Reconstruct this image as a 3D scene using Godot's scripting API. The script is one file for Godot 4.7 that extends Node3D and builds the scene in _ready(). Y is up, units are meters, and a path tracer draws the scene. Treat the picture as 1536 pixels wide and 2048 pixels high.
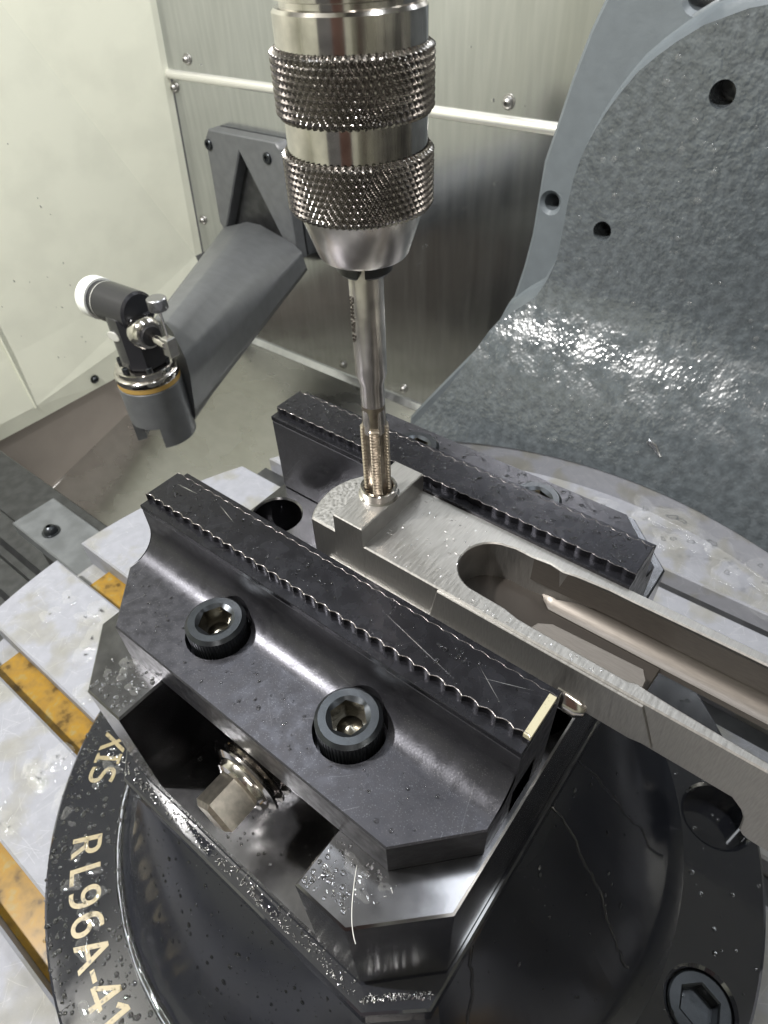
extends Node3D
# A tapping job on a five-axis machining centre. Everything below is measured in millimetres
# round the middle of the vise (y = 0 at the top of its jaws) and stored in metres.

const MM := 0.001
var taken := {}
var M := {}
var T := {}

# ---------------------------------------------------------------- mesh building
class Shape:
	var v := PackedVector3Array()
	var n := PackedVector3Array()

	func put(p: Vector3, q: Vector3) -> void:
		v.push_back(p * 0.001)
		n.push_back(q)

	func tri_n(a: Vector3, b: Vector3, c: Vector3, na: Vector3, nb: Vector3, nc: Vector3) -> void:
		var g := (b - a).cross(c - a)
		if g.dot(na + nb + nc) > 0.0:
			put(a, na); put(c, nc); put(b, nb)
		else:
			put(a, na); put(b, nb); put(c, nc)

	func tri(a: Vector3, b: Vector3, c: Vector3, outward: Vector3) -> void:
		var g := (b - a).cross(c - a)
		if g.length_squared() < 1e-16:
			return
		g = g.normalized()
		if g.dot(outward) < 0.0:
			g = -g
		tri_n(a, b, c, g, g, g)

	func quad(a: Vector3, b: Vector3, c: Vector3, d: Vector3, outward: Vector3) -> void:
		tri(a, b, c, outward)
		tri(a, c, d, outward)

	func quad_n(a: Vector3, b: Vector3, c: Vector3, d: Vector3, na: Vector3, nb: Vector3, nc: Vector3, nd: Vector3) -> void:
		tri_n(a, b, c, na, nb, nc)
		tri_n(a, c, d, na, nc, nd)

	func mesh() -> ArrayMesh:
		var arrays := []
		arrays.resize(Mesh.ARRAY_MAX)
		arrays[Mesh.ARRAY_VERTEX] = v
		arrays[Mesh.ARRAY_NORMAL] = n
		var m := ArrayMesh.new()
		m.add_surface_from_arrays(Mesh.PRIMITIVE_TRIANGLES, arrays)
		return m


func signed_area(p: PackedVector2Array) -> float:
	var s := 0.0
	for i in p.size():
		var a := p[i]
		var b := p[(i + 1) % p.size()]
		s += a.x * b.y - b.x * a.y
	return s * 0.5


func ccw(p: PackedVector2Array) -> PackedVector2Array:
	var q := PackedVector2Array(p)
	if signed_area(q) < 0.0:
		q.reverse()
	return q


# moves every side of a counter-clockwise loop inwards by d
func inset(p: PackedVector2Array, d: float) -> PackedVector2Array:
	var q := PackedVector2Array()
	var c := p.size()
	for i in c:
		var e0 := (p[i] - p[(i + c - 1) % c]).normalized()
		var e1 := (p[(i + 1) % c] - p[i]).normalized()
		var n0 := Vector2(-e0.y, e0.x)
		var n1 := Vector2(-e1.y, e1.x)
		var m := (n0 + n1)
		var k := maxf(0.35, 1.0 + n0.dot(n1))
		q.push_back(p[i] + m * (d / k))
	return q


func circle(cx: float, cy: float, r: float, count := 32, turn := 0.0) -> PackedVector2Array:
	var q := PackedVector2Array()
	for i in count:
		var a := TAU * i / count + turn
		q.push_back(Vector2(cx + r * cos(a), cy + r * sin(a)))
	return q


func arc(cx: float, cy: float, r: float, from_deg: float, to_deg: float, count: int) -> PackedVector2Array:
	var q := PackedVector2Array()
	for i in count + 1:
		var a := deg_to_rad(lerpf(from_deg, to_deg, float(i) / count))
		q.push_back(Vector2(cx + r * cos(a), cy + r * sin(a)))
	return q


func poly(points: Array) -> PackedVector2Array:
	var q := PackedVector2Array()
	for p in points:
		q.push_back(Vector2(p[0], p[1]))
	return q


func rect(x0: float, y0: float, x1: float, y1: float) -> PackedVector2Array:
	return PackedVector2Array([Vector2(x0, y0), Vector2(x1, y0), Vector2(x1, y1), Vector2(x0, y1)])


# the pieces of a loop once the holes are cut out of it, none of them with a hole
func pieces_of(outer: PackedVector2Array, holes: Array) -> Array:
	var todo: Array = [outer]
	for h in holes:
		var lo := Vector2(INF, INF)
		var hi := Vector2(-INF, -INF)
		for p in h:
			lo = lo.min(p)
			hi = hi.max(p)
		var mid := (lo.x + hi.x) * 0.5
		var next: Array = []
		for piece in todo:
			var plo := Vector2(INF, INF)
			var phi := Vector2(-INF, -INF)
			for p in piece:
				plo = plo.min(p)
				phi = phi.max(p)
			if plo.x > hi.x or phi.x < lo.x or plo.y > hi.y or phi.y < lo.y:
				next.append(piece)
				continue
			var big := 4000.0
			for side in [rect(-big, -big, mid, big), rect(mid, -big, big, big)]:
				for part in Geometry2D.intersect_polygons(piece, side):
					for rest in Geometry2D.clip_polygons(part, h):
						if not Geometry2D.is_polygon_clockwise(rest):
							next.append(rest)
						elif absf(signed_area(rest)) > 1e-4:
							next.append(ccw(rest))
		todo = next
	return todo


func cap(s: Shape, outer: PackedVector2Array, holes: Array, h: float, f: Transform3D, up: float) -> void:
	var out := (f.basis * Vector3(0, up, 0)).normalized()
	for piece in pieces_of(outer, holes):
		var ids := Geometry2D.triangulate_polygon(piece)
		for i in range(0, ids.size(), 3):
			var p: Array = []
			for k in 3:
				var q: Vector2 = piece[ids[i + k]]
				p.append(f * Vector3(q.x, h, q.y))
			s.tri(p[0], p[1], p[2], out)


# a band between two loops of the same number of points; wall normals blend where the loop bends softly
func band(s: Shape, lo: PackedVector2Array, h0: float, hi: PackedVector2Array, h1: float, f: Transform3D, outward: float, soft := 32.0) -> void:
	var c := lo.size()
	var flat := []
	for i in c:
		var j := (i + 1) % c
		var e := (lo[j] - lo[i]).normalized()
		if lo[j].distance_squared_to(lo[i]) < 1e-10:
			e = (hi[j] - hi[i]).normalized()
		var side := Vector2(e.y, -e.x) * outward
		var slope := (hi[i] - lo[i] + hi[j] - lo[j]) * 0.5
		var rise := h1 - h0
		var d := slope.dot(side)
		flat.append(Vector3(side.x * rise, -d, side.y * rise).normalized() * (1.0 if rise >= 0.0 else -1.0))
	for i in c:
		var j := (i + 1) % c
		var before: Vector3 = flat[(i + c - 1) % c]
		var here: Vector3 = flat[i]
		var after: Vector3 = flat[j]
		var na := here
		var nb := here
		if here.angle_to(before) < deg_to_rad(soft):
			na = (here + before).normalized()
		if here.angle_to(after) < deg_to_rad(soft):
			nb = (here + after).normalized()
		na = (f.basis * na).normalized()
		nb = (f.basis * nb).normalized()
		s.quad_n(f * Vector3(lo[i].x, h0, lo[i].y), f * Vector3(lo[j].x, h0, lo[j].y), f * Vector3(hi[j].x, h1, hi[j].y), f * Vector3(hi[i].x, h1, hi[i].y), na, nb, nb, na)


# a plate: outline (x, z) from height h0 to h1, with holes right through, edges broken by ct above and cb below
func slab(s: Shape, outline: PackedVector2Array, holes: Array, h0: float, h1: float, ct := 0.0, cb := 0.0, f := Transform3D()) -> void:
	var o := ccw(outline)
	var hs: Array = []
	for h in holes:
		hs.append(ccw(h))
	var top := inset(o, ct) if ct > 0.0 else o
	var bottom := inset(o, cb) if cb > 0.0 else o
	var top_holes: Array = []
	var bottom_holes: Array = []
	for h in hs:
		top_holes.append(inset(h, -ct) if ct > 0.0 else h)
		bottom_holes.append(inset(h, -cb) if cb > 0.0 else h)
	cap(s, top, top_holes, h1, f, 1.0)
	cap(s, bottom, bottom_holes, h0, f, -1.0)
	band(s, o, h0 + cb, o, h1 - ct, f, 1.0)
	if ct > 0.0:
		band(s, o, h1 - ct, top, h1, f, 1.0)
	if cb > 0.0:
		band(s, bottom, h0, o, h0 + cb, f, 1.0)
	for k in hs.size():
		band(s, hs[k], h0 + cb, hs[k], h1 - ct, f, -1.0)
		if ct > 0.0:
			band(s, hs[k], h1 - ct, top_holes[k], h1, f, -1.0)
		if cb > 0.0:
			band(s, bottom_holes[k], h0, hs[k], h0 + cb, f, -1.0)


func box(s: Shape, lo: Vector3, hi: Vector3, c := 0.0, f := Transform3D()) -> void:
	slab(s, rect(lo.x, lo.z, hi.x, hi.z), [], lo.y, hi.y, c, c, f)


# a profile (z, y) drawn out along x
func along_x() -> Transform3D:
	return Transform3D(Vector3(0, 0, 1), Vector3(1, 0, 0), Vector3(0, 1, 0), Vector3.ZERO)


# a profile (x, y) drawn out along z
func along_z() -> Transform3D:
	return Transform3D(Vector3(1, 0, 0), Vector3(0, 0, 1), Vector3(0, 1, 0), Vector3.ZERO)


# a round thing about its own y axis, from points (radius, height) that run along its skin
func lathe(s: Shape, p: PackedVector2Array, segs: int, f := Transform3D(), soft := 35.0) -> void:
	var c := p.size()
	var flat: Array = []
	for i in c - 1:
		var e := (p[i + 1] - p[i]).normalized()
		flat.append(Vector2(-e.y, e.x) * -1.0)
	for i in c - 1:
		var here: Vector2 = flat[i]
		var n0 := here
		var n1 := here
		if i > 0 and absf(here.angle_to(flat[i - 1])) < deg_to_rad(soft):
			n0 = (here + flat[i - 1]).normalized()
		if i < c - 2 and absf(here.angle_to(flat[i + 1])) < deg_to_rad(soft):
			n1 = (here + flat[i + 1]).normalized()
		for k in segs:
			var a := TAU * k / segs
			var b := TAU * (k + 1) / segs
			var da := Vector3(cos(a), 0, sin(a))
			var db := Vector3(cos(b), 0, sin(b))
			var up := Vector3.UP
			s.quad_n(f * (da * p[i].x + up * p[i].y), f * (db * p[i].x + up * p[i].y), f * (db * p[i + 1].x + up * p[i + 1].y), f * (da * p[i + 1].x + up * p[i + 1].y),
				f.basis * (da * n0.x + up * n0.y), f.basis * (db * n0.x + up * n0.y), f.basis * (db * n1.x + up * n1.y), f.basis * (da * n1.x + up * n1.y))


# a smooth skin over rows of points
func skin(s: Shape, rows: Array, outward: Vector3, soft := true) -> void:
	var r := rows.size()
	var c: int = rows[0].size()
	var ns: Array = []
	for i in r:
		var line: Array = []
		for j in c:
			var du: Vector3 = rows[mini(i + 1, r - 1)][j] - rows[maxi(i - 1, 0)][j]
			var dv: Vector3 = rows[i][mini(j + 1, c - 1)] - rows[i][maxi(j - 1, 0)]
			var nn := du.cross(dv).normalized()
			if nn.dot(outward) < 0.0:
				nn = -nn
			line.append(nn)
		ns.append(line)
	for i in r - 1:
		for j in c - 1:
			if soft:
				s.quad_n(rows[i][j], rows[i][j + 1], rows[i + 1][j + 1], rows[i + 1][j], ns[i][j], ns[i][j + 1], ns[i + 1][j + 1], ns[i + 1][j])
			else:
				s.quad(rows[i][j], rows[i][j + 1], rows[i + 1][j + 1], rows[i + 1][j], ns[i][j])


# a tube through points
func tube(s: Shape, pts: Array, r: float, segs := 10, squash := Vector3.ONE) -> void:
	var rows: Array = []
	for i in pts.size():
		var d: Vector3 = (pts[mini(i + 1, pts.size() - 1)] - pts[maxi(i - 1, 0)]).normalized()
		var side := d.cross(Vector3.UP if absf(d.y) < 0.9 else Vector3.RIGHT).normalized()
		var up := side.cross(d)
		var rr := r * (0.05 if (i == 0 or i == pts.size() - 1) and squash != Vector3.ONE else 1.0)
		var line: Array = []
		for k in segs + 1:
			var a := TAU * k / segs
			line.append([pts[i] + (side * cos(a) + up * sin(a)) * rr * squash, side * cos(a) + up * sin(a)])
		rows.append(line)
	for i in rows.size() - 1:
		for k in segs:
			var a: Array = rows[i][k]
			var b: Array = rows[i][k + 1]
			var c: Array = rows[i + 1][k + 1]
			var d: Array = rows[i + 1][k]
			s.quad_n(a[0], b[0], c[0], d[0], a[1], b[1], c[1], d[1])
	if squash == Vector3.ONE:
		for e in [0, rows.size() - 1]:
			var d: Vector3 = (pts[0] - pts[1]) if e == 0 else (pts[-1] - pts[-2])
			for k in segs:
				s.tri(pts[e], rows[e][k][0], rows[e][k + 1][0], d)


# ---------------------------------------------------------------- naming
func numbered(called: String) -> String:
	var k: int = taken.get(called, 0)
	taken[called] = k + 1
	return called if k == 0 else "%s_%03d" % [called, k]


func thing(called: String, label: String, category: String, group := "") -> Node3D:
	var o := Node3D.new()
	o.name = numbered(called)
	add_child(o)
	tag(o, label, category, group)
	return o


func tag(o: Node3D, label: String, category: String, group := "") -> void:
	o.set_meta("label", label)
	o.set_meta("category", category)
	if group:
		o.set_meta("group", group)


func obj(called: String, s: Shape, m: Material, parent: Node3D = null) -> MeshInstance3D:
	var o := MeshInstance3D.new()
	o.mesh = s.mesh()
	o.material_override = m
	if parent:
		o.name = called
		parent.add_child(o, true)
	else:
		o.name = numbered(called)
		add_child(o, true)
	return o


func struct(o: Node3D, label: String) -> void:
	o.set_meta("kind", "structure")
	o.set_meta("label", label)


# an axis for lathes: the y axis turned to dir, at pos
func axis(pos: Vector3, dir: Vector3) -> Transform3D:
	var y := dir.normalized()
	var x := y.cross(Vector3.BACK if absf(y.z) < 0.9 else Vector3.RIGHT).normalized()
	return Transform3D(x, y, x.cross(y), pos)


# ---------------------------------------------------------------- materials
func ramp(stops: Array) -> Gradient:
	var g := Gradient.new()
	var at := PackedFloat32Array()
	var cs := PackedColorArray()
	for s in stops:
		at.push_back(s[0])
		var k = s[1]
		cs.push_back(k if k is Color else Color(k, k, k))
	g.offsets = at
	g.colors = cs
	return g


func noise(seed_: int, freq: float, octaves: int, stops: Array, size := 512, kind := FastNoiseLite.TYPE_SIMPLEX_SMOOTH) -> NoiseTexture2D:
	var f := FastNoiseLite.new()
	f.seed = seed_
	f.noise_type = kind
	f.frequency = freq
	f.fractal_octaves = octaves
	if octaves == 1:
		f.fractal_type = FastNoiseLite.FRACTAL_NONE
	var t := NoiseTexture2D.new()
	t.width = size
	t.height = size
	t.seamless = true
	t.noise = f
	t.color_ramp = ramp(stops)
	return t


# cloudy ground with bright specks, worn patches and scratches: what blackened steel looks like after years of coolant
func worn_steel(seed_: int, size: int, base: float, swing: float, specks: int, scratches: int, patches: float) -> ImageTexture:
	var r := RandomNumberGenerator.new()
	r.seed = seed_
	var f := FastNoiseLite.new()
	f.seed = seed_
	f.frequency = 0.012
	f.fractal_octaves = 5
	var g := FastNoiseLite.new()
	g.seed = seed_ + 9
	g.frequency = 0.03
	g.fractal_octaves = 4
	var a := f.get_seamless_image(size, size)
	var b := g.get_seamless_image(size, size)
	var im := Image.create(size, size, false, Image.FORMAT_RGB8)
	for y in size:
		for x in size:
			var k := base + (a.get_pixel(x, y).r - 0.5) * swing + (r.randf() - 0.5) * swing * 0.5
			var w := b.get_pixel(x, y).r
			if w > 1.0 - patches:
				k += 0.06 * minf(1.0, (w - 1.0 + patches) * 5.0)
			im.set_pixel(x, y, Color(k, k, k * 1.03))
	for i in specks:
		var x := r.randi_range(0, size - 3)
		var y := r.randi_range(0, size - 3)
		var k := minf(1.0, base + r.randf_range(0.1, 0.5))
		im.set_pixel(x, y, Color(k, k, k))
		if r.randf() < 0.3:
			im.set_pixel(x + 1, y, Color(k, k, k))
			im.set_pixel(x, y + 1, Color(k, k, k) * 0.8)
	for i in scratches:
		var p := Vector2(r.randf() * size, r.randf() * size)
		var d := Vector2.from_angle(r.randf() * TAU)
		var l := int(r.randf_range(8, 70) * size / 512.0)
		var k := minf(1.0, base + r.randf_range(0.1, 0.4))
		for q in l:
			p += d
			d = d.rotated(r.randf_range(-0.02, 0.02))
			im.set_pixel(posmod(int(p.x), size), posmod(int(p.y), size), Color(k, k, k))
	return ImageTexture.create_from_image(im)


func lin(r: float, g: float, b: float) -> Color:
	return Color(r, g, b).linear_to_srgb()


func mat(called: String, color: Color, metallic: float, rough: float) -> StandardMaterial3D:
	var m := StandardMaterial3D.new()
	m.resource_name = called
	m.albedo_color = color
	m.metallic = metallic
	m.roughness = rough
	M[called] = m
	return m


# lays the textures of a material on from three sides; tile is the size of one repeat in millimetres
func tri_map(m: StandardMaterial3D, tile: Vector3) -> void:
	m.uv1_triplanar = true
	m.uv1_world_triplanar = true
	m.uv1_triplanar_sharpness = 8.0
	m.uv1_scale = Vector3(1000.0 / tile.x, 1000.0 / tile.y, 1000.0 / tile.z)


func rough_map(m: StandardMaterial3D, t: Texture2D) -> void:
	m.roughness = 1.0
	m.roughness_texture = t
	m.roughness_texture_channel = BaseMaterial3D.TEXTURE_CHANNEL_RED


func relief(m: StandardMaterial3D, t: Texture2D, depth_mm: float) -> void:
	m.heightmap_enabled = true
	m.heightmap_texture = t
	m.heightmap_scale = depth_mm * 0.1


func materials() -> void:
	T.fine = noise(3, 0.12, 3, [[0.0, 0.0], [1.0, 1.0]])
	T.cloud = noise(4, 0.012, 5, [[0.25, 0.86], [0.75, 1.0]])
	T.streak = noise(5, 0.05, 3, [[0.2, 0.93], [0.8, 1.0]])
	T.streak_rough = noise(6, 0.09, 3, [[0.2, 0.22], [0.8, 0.42]])
	T.smear_rough = noise(7, 0.01, 5, [[0.3, 0.12], [0.7, 0.4]])
	T.oxide = worn_steel(11, 1024, 0.66, 0.08, 30000, 50, 0.0)
	T.insert = worn_steel(12, 1024, 0.58, 0.06, 9000, 120, 0.0)
	T.oxide_rough = noise(13, 0.05, 5, [[0.25, 0.30], [0.75, 0.44]])
	T.grain = noise(14, 0.35, 2, [[0.0, 0.0], [1.0, 1.0]])
	T.orange_peel = noise(15, 0.035, 4, [[0.0, 0.0], [1.0, 1.0]], 512)
	T.casting_skin = noise(41, 0.04, 2, [[0.0, 0.0], [1.0, 1.0]])
	T.plate_wear = worn_steel(16, 1024, 0.84, 0.06, 1500, 260, 0.25)
	T.puddle = noise(17, 0.011, 3, [[0.0, 0.44], [0.50, 0.40], [0.56, 0.12], [1.0, 0.1]])
	T.puddle_tint = noise(17, 0.006, 5, [[0.0, Color(1, 1, 1)], [0.5, Color(1, 1, 1)], [0.7, Color(0.965, 0.955, 0.91)], [1.0, Color(0.95, 0.935, 0.86)]])
	T.sludge = noise(18, 0.012, 5, [[0.12, Color(0.48, 0.38, 0.2)], [0.3, Color(0.68, 0.55, 0.28)], [0.5, Color(0.76, 0.61, 0.3)], [0.68, Color(0.80, 0.63, 0.25)], [0.9, Color(0.76, 0.68, 0.46)]])
	T.pits = noise(19, 0.05, 2, [[0.0, 0.6], [0.13, 0.65], [0.2, 0.97], [1.0, 1.0]])
	T.wall_dirt = noise(20, 0.008, 5, [[0.2, 0.975], [0.6, 1.0]])

	var m := mat("blackened steel", lin(0.115, 0.115, 0.125), 0.75, 0.36)
	m.albedo_texture = T.oxide
	rough_map(m, T.oxide_rough)
	relief(m, T.grain, 0.02)
	tri_map(m, Vector3(92, 92, 92))
	m = mat("black jaw steel", lin(0.08, 0.08, 0.09), 0.75, 0.25)
	m.albedo_texture = T.insert
	rough_map(m, noise(21, 0.02, 5, [[0.25, 0.22], [0.75, 0.32]]))
	relief(m, T.grain, 0.006)
	tri_map(m, Vector3(52, 52, 52))
	m = mat("polished dark steel", lin(0.19, 0.19, 0.2), 1.0, 0.16)
	m.albedo_texture = T.cloud
	rough_map(m, noise(22, 0.02, 4, [[0.25, 0.2], [0.75, 0.22]]))
	tri_map(m, Vector3(60, 60, 60))
	m = mat("milled dark steel", lin(0.30, 0.30, 0.31), 0.9, 0.3)
	m.albedo_texture = T.streak
	rough_map(m, T.streak_rough)
	relief(m, T.streak, 0.05)
	tri_map(m, Vector3(30, 30, 4))
	m = mat("milled bright steel", lin(0.415, 0.405, 0.39), 0.93, 0.32)
	m.albedo_texture = T.streak
	rough_map(m, noise(23, 0.03, 4, [[0.2, 0.32], [0.8, 0.42]]))
	tri_map(m, Vector3(9, 110, 110))
	m = mat("pitted bright steel", lin(0.43, 0.42, 0.405), 0.93, 0.36)
	m.albedo_texture = T.pits
	rough_map(m, noise(24, 0.05, 4, [[0.2, 0.28], [0.8, 0.5]]))
	tri_map(m, Vector3(26, 26, 26))
	m = mat("turned bright steel", lin(0.66, 0.63, 0.60), 1.0, 0.16)
	m.albedo_texture = T.cloud
	rough_map(m, noise(25, 0.02, 3, [[0.2, 0.11], [0.8, 0.16]]))
	tri_map(m, Vector3(40, 40, 40))
	m = mat("ground shank steel", lin(0.76, 0.72, 0.68), 0.92, 0.25)
	m.albedo_texture = T.cloud
	tri_map(m, Vector3(30, 30, 30))
	m = mat("lit lip steel", lin(0.85, 0.84, 0.8), 0.7, 0.3)  # lighter than the sheets: the top-lit seam is put into the colour
	m = mat("ground square steel", lin(0.55, 0.51, 0.46), 1.0, 0.34)
	m.albedo_texture = T.cloud
	tri_map(m, Vector3(12, 12, 12))
	m = mat("shaded slot steel", lin(0.035, 0.03, 0.026), 0.3, 0.3)  # shade inside the slot put into this near-black colour
	m = mat("shaded rail steel", lin(0.19, 0.172, 0.155), 0.9, 0.48)  # slot shade put into this darker tone; the machining streaks are real
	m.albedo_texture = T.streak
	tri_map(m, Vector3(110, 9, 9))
	m = mat("knurled steel", lin(0.30, 0.285, 0.27), 1.0, 0.24)
	m = mat("serration steel", lin(0.2, 0.185, 0.18), 1.0, 0.26)
	m = mat("bronzed tool steel", lin(0.47, 0.405, 0.33), 0.95, 0.28)
	m.albedo_texture = T.cloud
	tri_map(m, Vector3(14, 14, 14))
	m = mat("black collet rubber", lin(0.02, 0.02, 0.022), 0.0, 0.3)
	m = mat("black screw steel", lin(0.10, 0.11, 0.115), 0.8, 0.3)
	m.albedo_texture = T.oxide
	tri_map(m, Vector3(30, 30, 30))
	m = mat("greased socket steel", lin(0.2, 0.19, 0.165), 1.0, 0.25)
	m = mat("warm reflection edge", lin(0.42, 0.39, 0.27), 0.35, 0.5)  # pale for a warm reflection on the chamfer, with some dirt
	m.albedo_texture = T.pits
	tri_map(m, Vector3(14, 14, 14))
	m = mat("gloss black coating", lin(0.016, 0.017, 0.021), 0.0, 0.09)
	m.metallic_specular = 0.7
	rough_map(m, noise(26, 0.012, 4, [[0.3, 0.04], [0.75, 0.09]]))
	tri_map(m, Vector3(120, 120, 120))
	m = mat("black pedestal coating", lin(0.011, 0.012, 0.016), 0.0, 0.2)
	m.metallic_specular = 0.42
	rough_map(m, noise(40, 0.012, 4, [[0.3, 0.17], [0.75, 0.23]]))
	tri_map(m, Vector3(120, 120, 120))
	m = mat("gold print", lin(0.21, 0.17, 0.085), 0.1, 0.45)
	m.albedo_texture = noise(43, 0.03, 4, [[0.15, 0.6], [0.32, 0.95], [1.0, 1.0]])
	tri_map(m, Vector3(34, 34, 34))
	m = mat("ground table steel", lin(0.36, 0.37, 0.385), 0.0, 0.4)
	m.metallic_specular = 0.22
	m.albedo_texture = T.plate_wear
	rough_map(m, noise(27, 0.02, 5, [[0.2, 0.42], [0.8, 0.56]]))
	tri_map(m, Vector3(95, 95, 95))
	m.detail_enabled = true
	m.detail_albedo = T.puddle_tint
	m.detail_blend_mode = BaseMaterial3D.BLEND_MODE_MUL
	m = mat("slot coolant", lin(0.40, 0.385, 0.35), 0.0, 0.12)
	m.albedo_texture = T.sludge
	m.roughness = 0.3
	m.metallic_specular = 0.3
	tri_map(m, Vector3(60, 60, 60))
	m = mat("stainless sheet", lin(0.60, 0.61, 0.625), 1.0, 0.28)
	m.albedo_texture = noise(29, 0.02, 5, [[0.2, 0.95], [0.8, 1.0]])
	rough_map(m, noise(30, 0.006, 4, [[0.2, 0.18], [0.8, 0.23]]))
	tri_map(m, Vector3(70, 900, 70))
	m = mat("stainless chute", lin(0.46, 0.455, 0.43), 1.0, 0.3)
	m.albedo_texture = noise(31, 0.02, 5, [[0.2, 0.97], [0.8, 1.0]])
	rough_map(m, noise(32, 0.006, 4, [[0.2, 0.24], [0.8, 0.32]]))
	tri_map(m, Vector3(300, 160, 160))
	m = mat("cream paint", lin(0.80, 0.81, 0.69), 0.0, 0.34)
	m.albedo_texture = T.wall_dirt
	relief(m, T.orange_peel, 0.05)
	tri_map(m, Vector3(260, 260, 260))
	m = mat("stripe panel paint", lin(0.15, 0.085, 0.07), 0.0, 0.4)  # brown of the added panel that the chuck mirrors
	m = mat("brown chute sheet", lin(0.36, 0.32, 0.29), 0.6, 0.42)  # brownish sheet metal of the chute side
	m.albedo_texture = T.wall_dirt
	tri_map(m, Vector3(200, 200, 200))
	m = mat("wet grey casting", lin(0.092, 0.105, 0.115), 0.0, 0.2)
	m.metallic_specular = 0.65
	m.albedo_texture = noise(33, 0.02, 5, [[0.2, 0.82], [0.8, 1.0]])
	rough_map(m, noise(34, 0.008, 4, [[0.35, 0.12], [0.65, 0.3]]))
	relief(m, T.casting_skin, 0.26)
	tri_map(m, Vector3(74, 74, 74))
	m = mat("smooth grey paint", lin(0.118, 0.134, 0.147), 0.0, 0.3)
	m.albedo_texture = noise(35, 0.01, 4, [[0.2, 0.96], [0.8, 1.0]])
	relief(m, T.orange_peel, 0.06)
	tri_map(m, Vector3(60, 60, 60))
	m = mat("grey arm paint", lin(0.115, 0.12, 0.126), 0.0, 0.38)
	m.albedo_texture = noise(36, 0.01, 4, [[0.2, 0.93], [0.8, 1.0]])
	relief(m, T.orange_peel, 0.03)
	tri_map(m, Vector3(70, 70, 70))
	m = mat("black anodised", lin(0.018, 0.018, 0.022), 0.1, 0.25)
	m = mat("white cap", lin(0.8, 0.81, 0.78), 0.0, 0.3)
	m = mat("label grey", lin(0.55, 0.55, 0.52), 0.2, 0.4)
	m = mat("amber ring", lin(0.42, 0.27, 0.08), 0.1, 0.25)
	m = mat("dark cover steel", lin(0.07, 0.072, 0.075), 0.6, 0.35)
	m.albedo_texture = T.cloud
	tri_map(m, Vector3(80, 80, 80))
	m = mat("bracket plate paint", lin(0.12, 0.128, 0.135), 0.1, 0.35)
	m.albedo_texture = T.cloud
	tri_map(m, Vector3(120, 120, 120))
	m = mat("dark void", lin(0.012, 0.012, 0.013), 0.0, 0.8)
	m = mat("engraved ink", lin(0.03, 0.025, 0.02), 0.0, 0.6)
	m = mat("water", Color(1, 1, 1, 0.0), 0.0, 0.02)
	m.transparency = BaseMaterial3D.TRANSPARENCY_ALPHA
	m.refraction_enabled = true
	m.refraction_scale = 0.033
	m = mat("water film", Color(1, 1, 1, 0.03), 0.0, 0.02)
	m.transparency = BaseMaterial3D.TRANSPARENCY_ALPHA
	m = mat("bright chip", lin(0.75, 0.75, 0.76), 1.0, 0.22)
	m = mat("ceiling paint", lin(0.45, 0.45, 0.42), 0.0, 0.6)
	m = mat("lamp glass", lin(0.9, 0.9, 0.9), 0.0, 0.4)
	m.emission_enabled = true
	m.emission = Color(1.0, 0.97, 0.93)
	m.emission_energy_multiplier = 4.0


func _ready() -> void:
	# camera
	var cam := Camera3D.new()
	cam.name = "camera"
	add_child(cam)
	cam.position = Vector3(64.7465, 98.9266, 77.0099) * MM
	cam.rotation = Vector3(-0.767125, 0.699357, -0.052344)
	cam.keep_aspect = Camera3D.KEEP_HEIGHT
	cam.fov = rad_to_deg(2.0 * atan(1024.0 / 1290.0))
	cam.near = 0.005
	cam.far = 20.0
	cam.current = true
	var lens := CameraAttributesPhysical.new()
	lens.frustum_focal_length = 12.0 * 1290.0 / 1024.0
	lens.frustum_focus_distance = 0.125
	lens.exposure_aperture = 40.0
	lens.frustum_near = 0.005
	lens.frustum_far = 20.0
	cam.attributes = lens
	# surroundings: no sky, only the dim room beyond the open door
	var world := WorldEnvironment.new()
	world.name = "surroundings"
	var env := Environment.new()
	env.background_mode = Environment.BG_COLOR
	env.background_color = lin(0.16, 0.157, 0.15)
	env.tonemap_mode = Environment.TONE_MAPPER_LINEAR
	env.tonemap_exposure = 1.0
	env.sdfgi_enabled = true
	env.ssao_enabled = true
	env.ssil_enabled = true
	world.environment = env
	add_child(world)
	# small work light high left; two unseen fill strips added at ceiling and door
	work_light("work_light", "small square work light high on the left of the machine, the brightest", Vector3(-375, 600, 300), Vector3(0, 0, 0), Vector2(40, 40), 1.3, Color(1.0, 0.99, 0.975))
	work_light("fill_strip", "long unseen strip added under the ceiling at the back for soft fill", Vector3(-60, 560, -120), Vector3(-60, -100, -160), Vector2(620, 60), 0.20, Color(0.96, 0.98, 1.0))
	work_light("fill_strip", "long unseen strip added above the open door for weak fill", Vector3(330, 480, 470), Vector3(40, 0, 0), Vector2(420, 40), 0.10, Color(1.0, 0.97, 0.94))
	materials()
	enclosure()
	casting()
	rotary_table()
	setter_arm()
	tool_setter()
	riser()
	vise()
	workpiece()
	chuck()
	tap()
	coolant()


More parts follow.
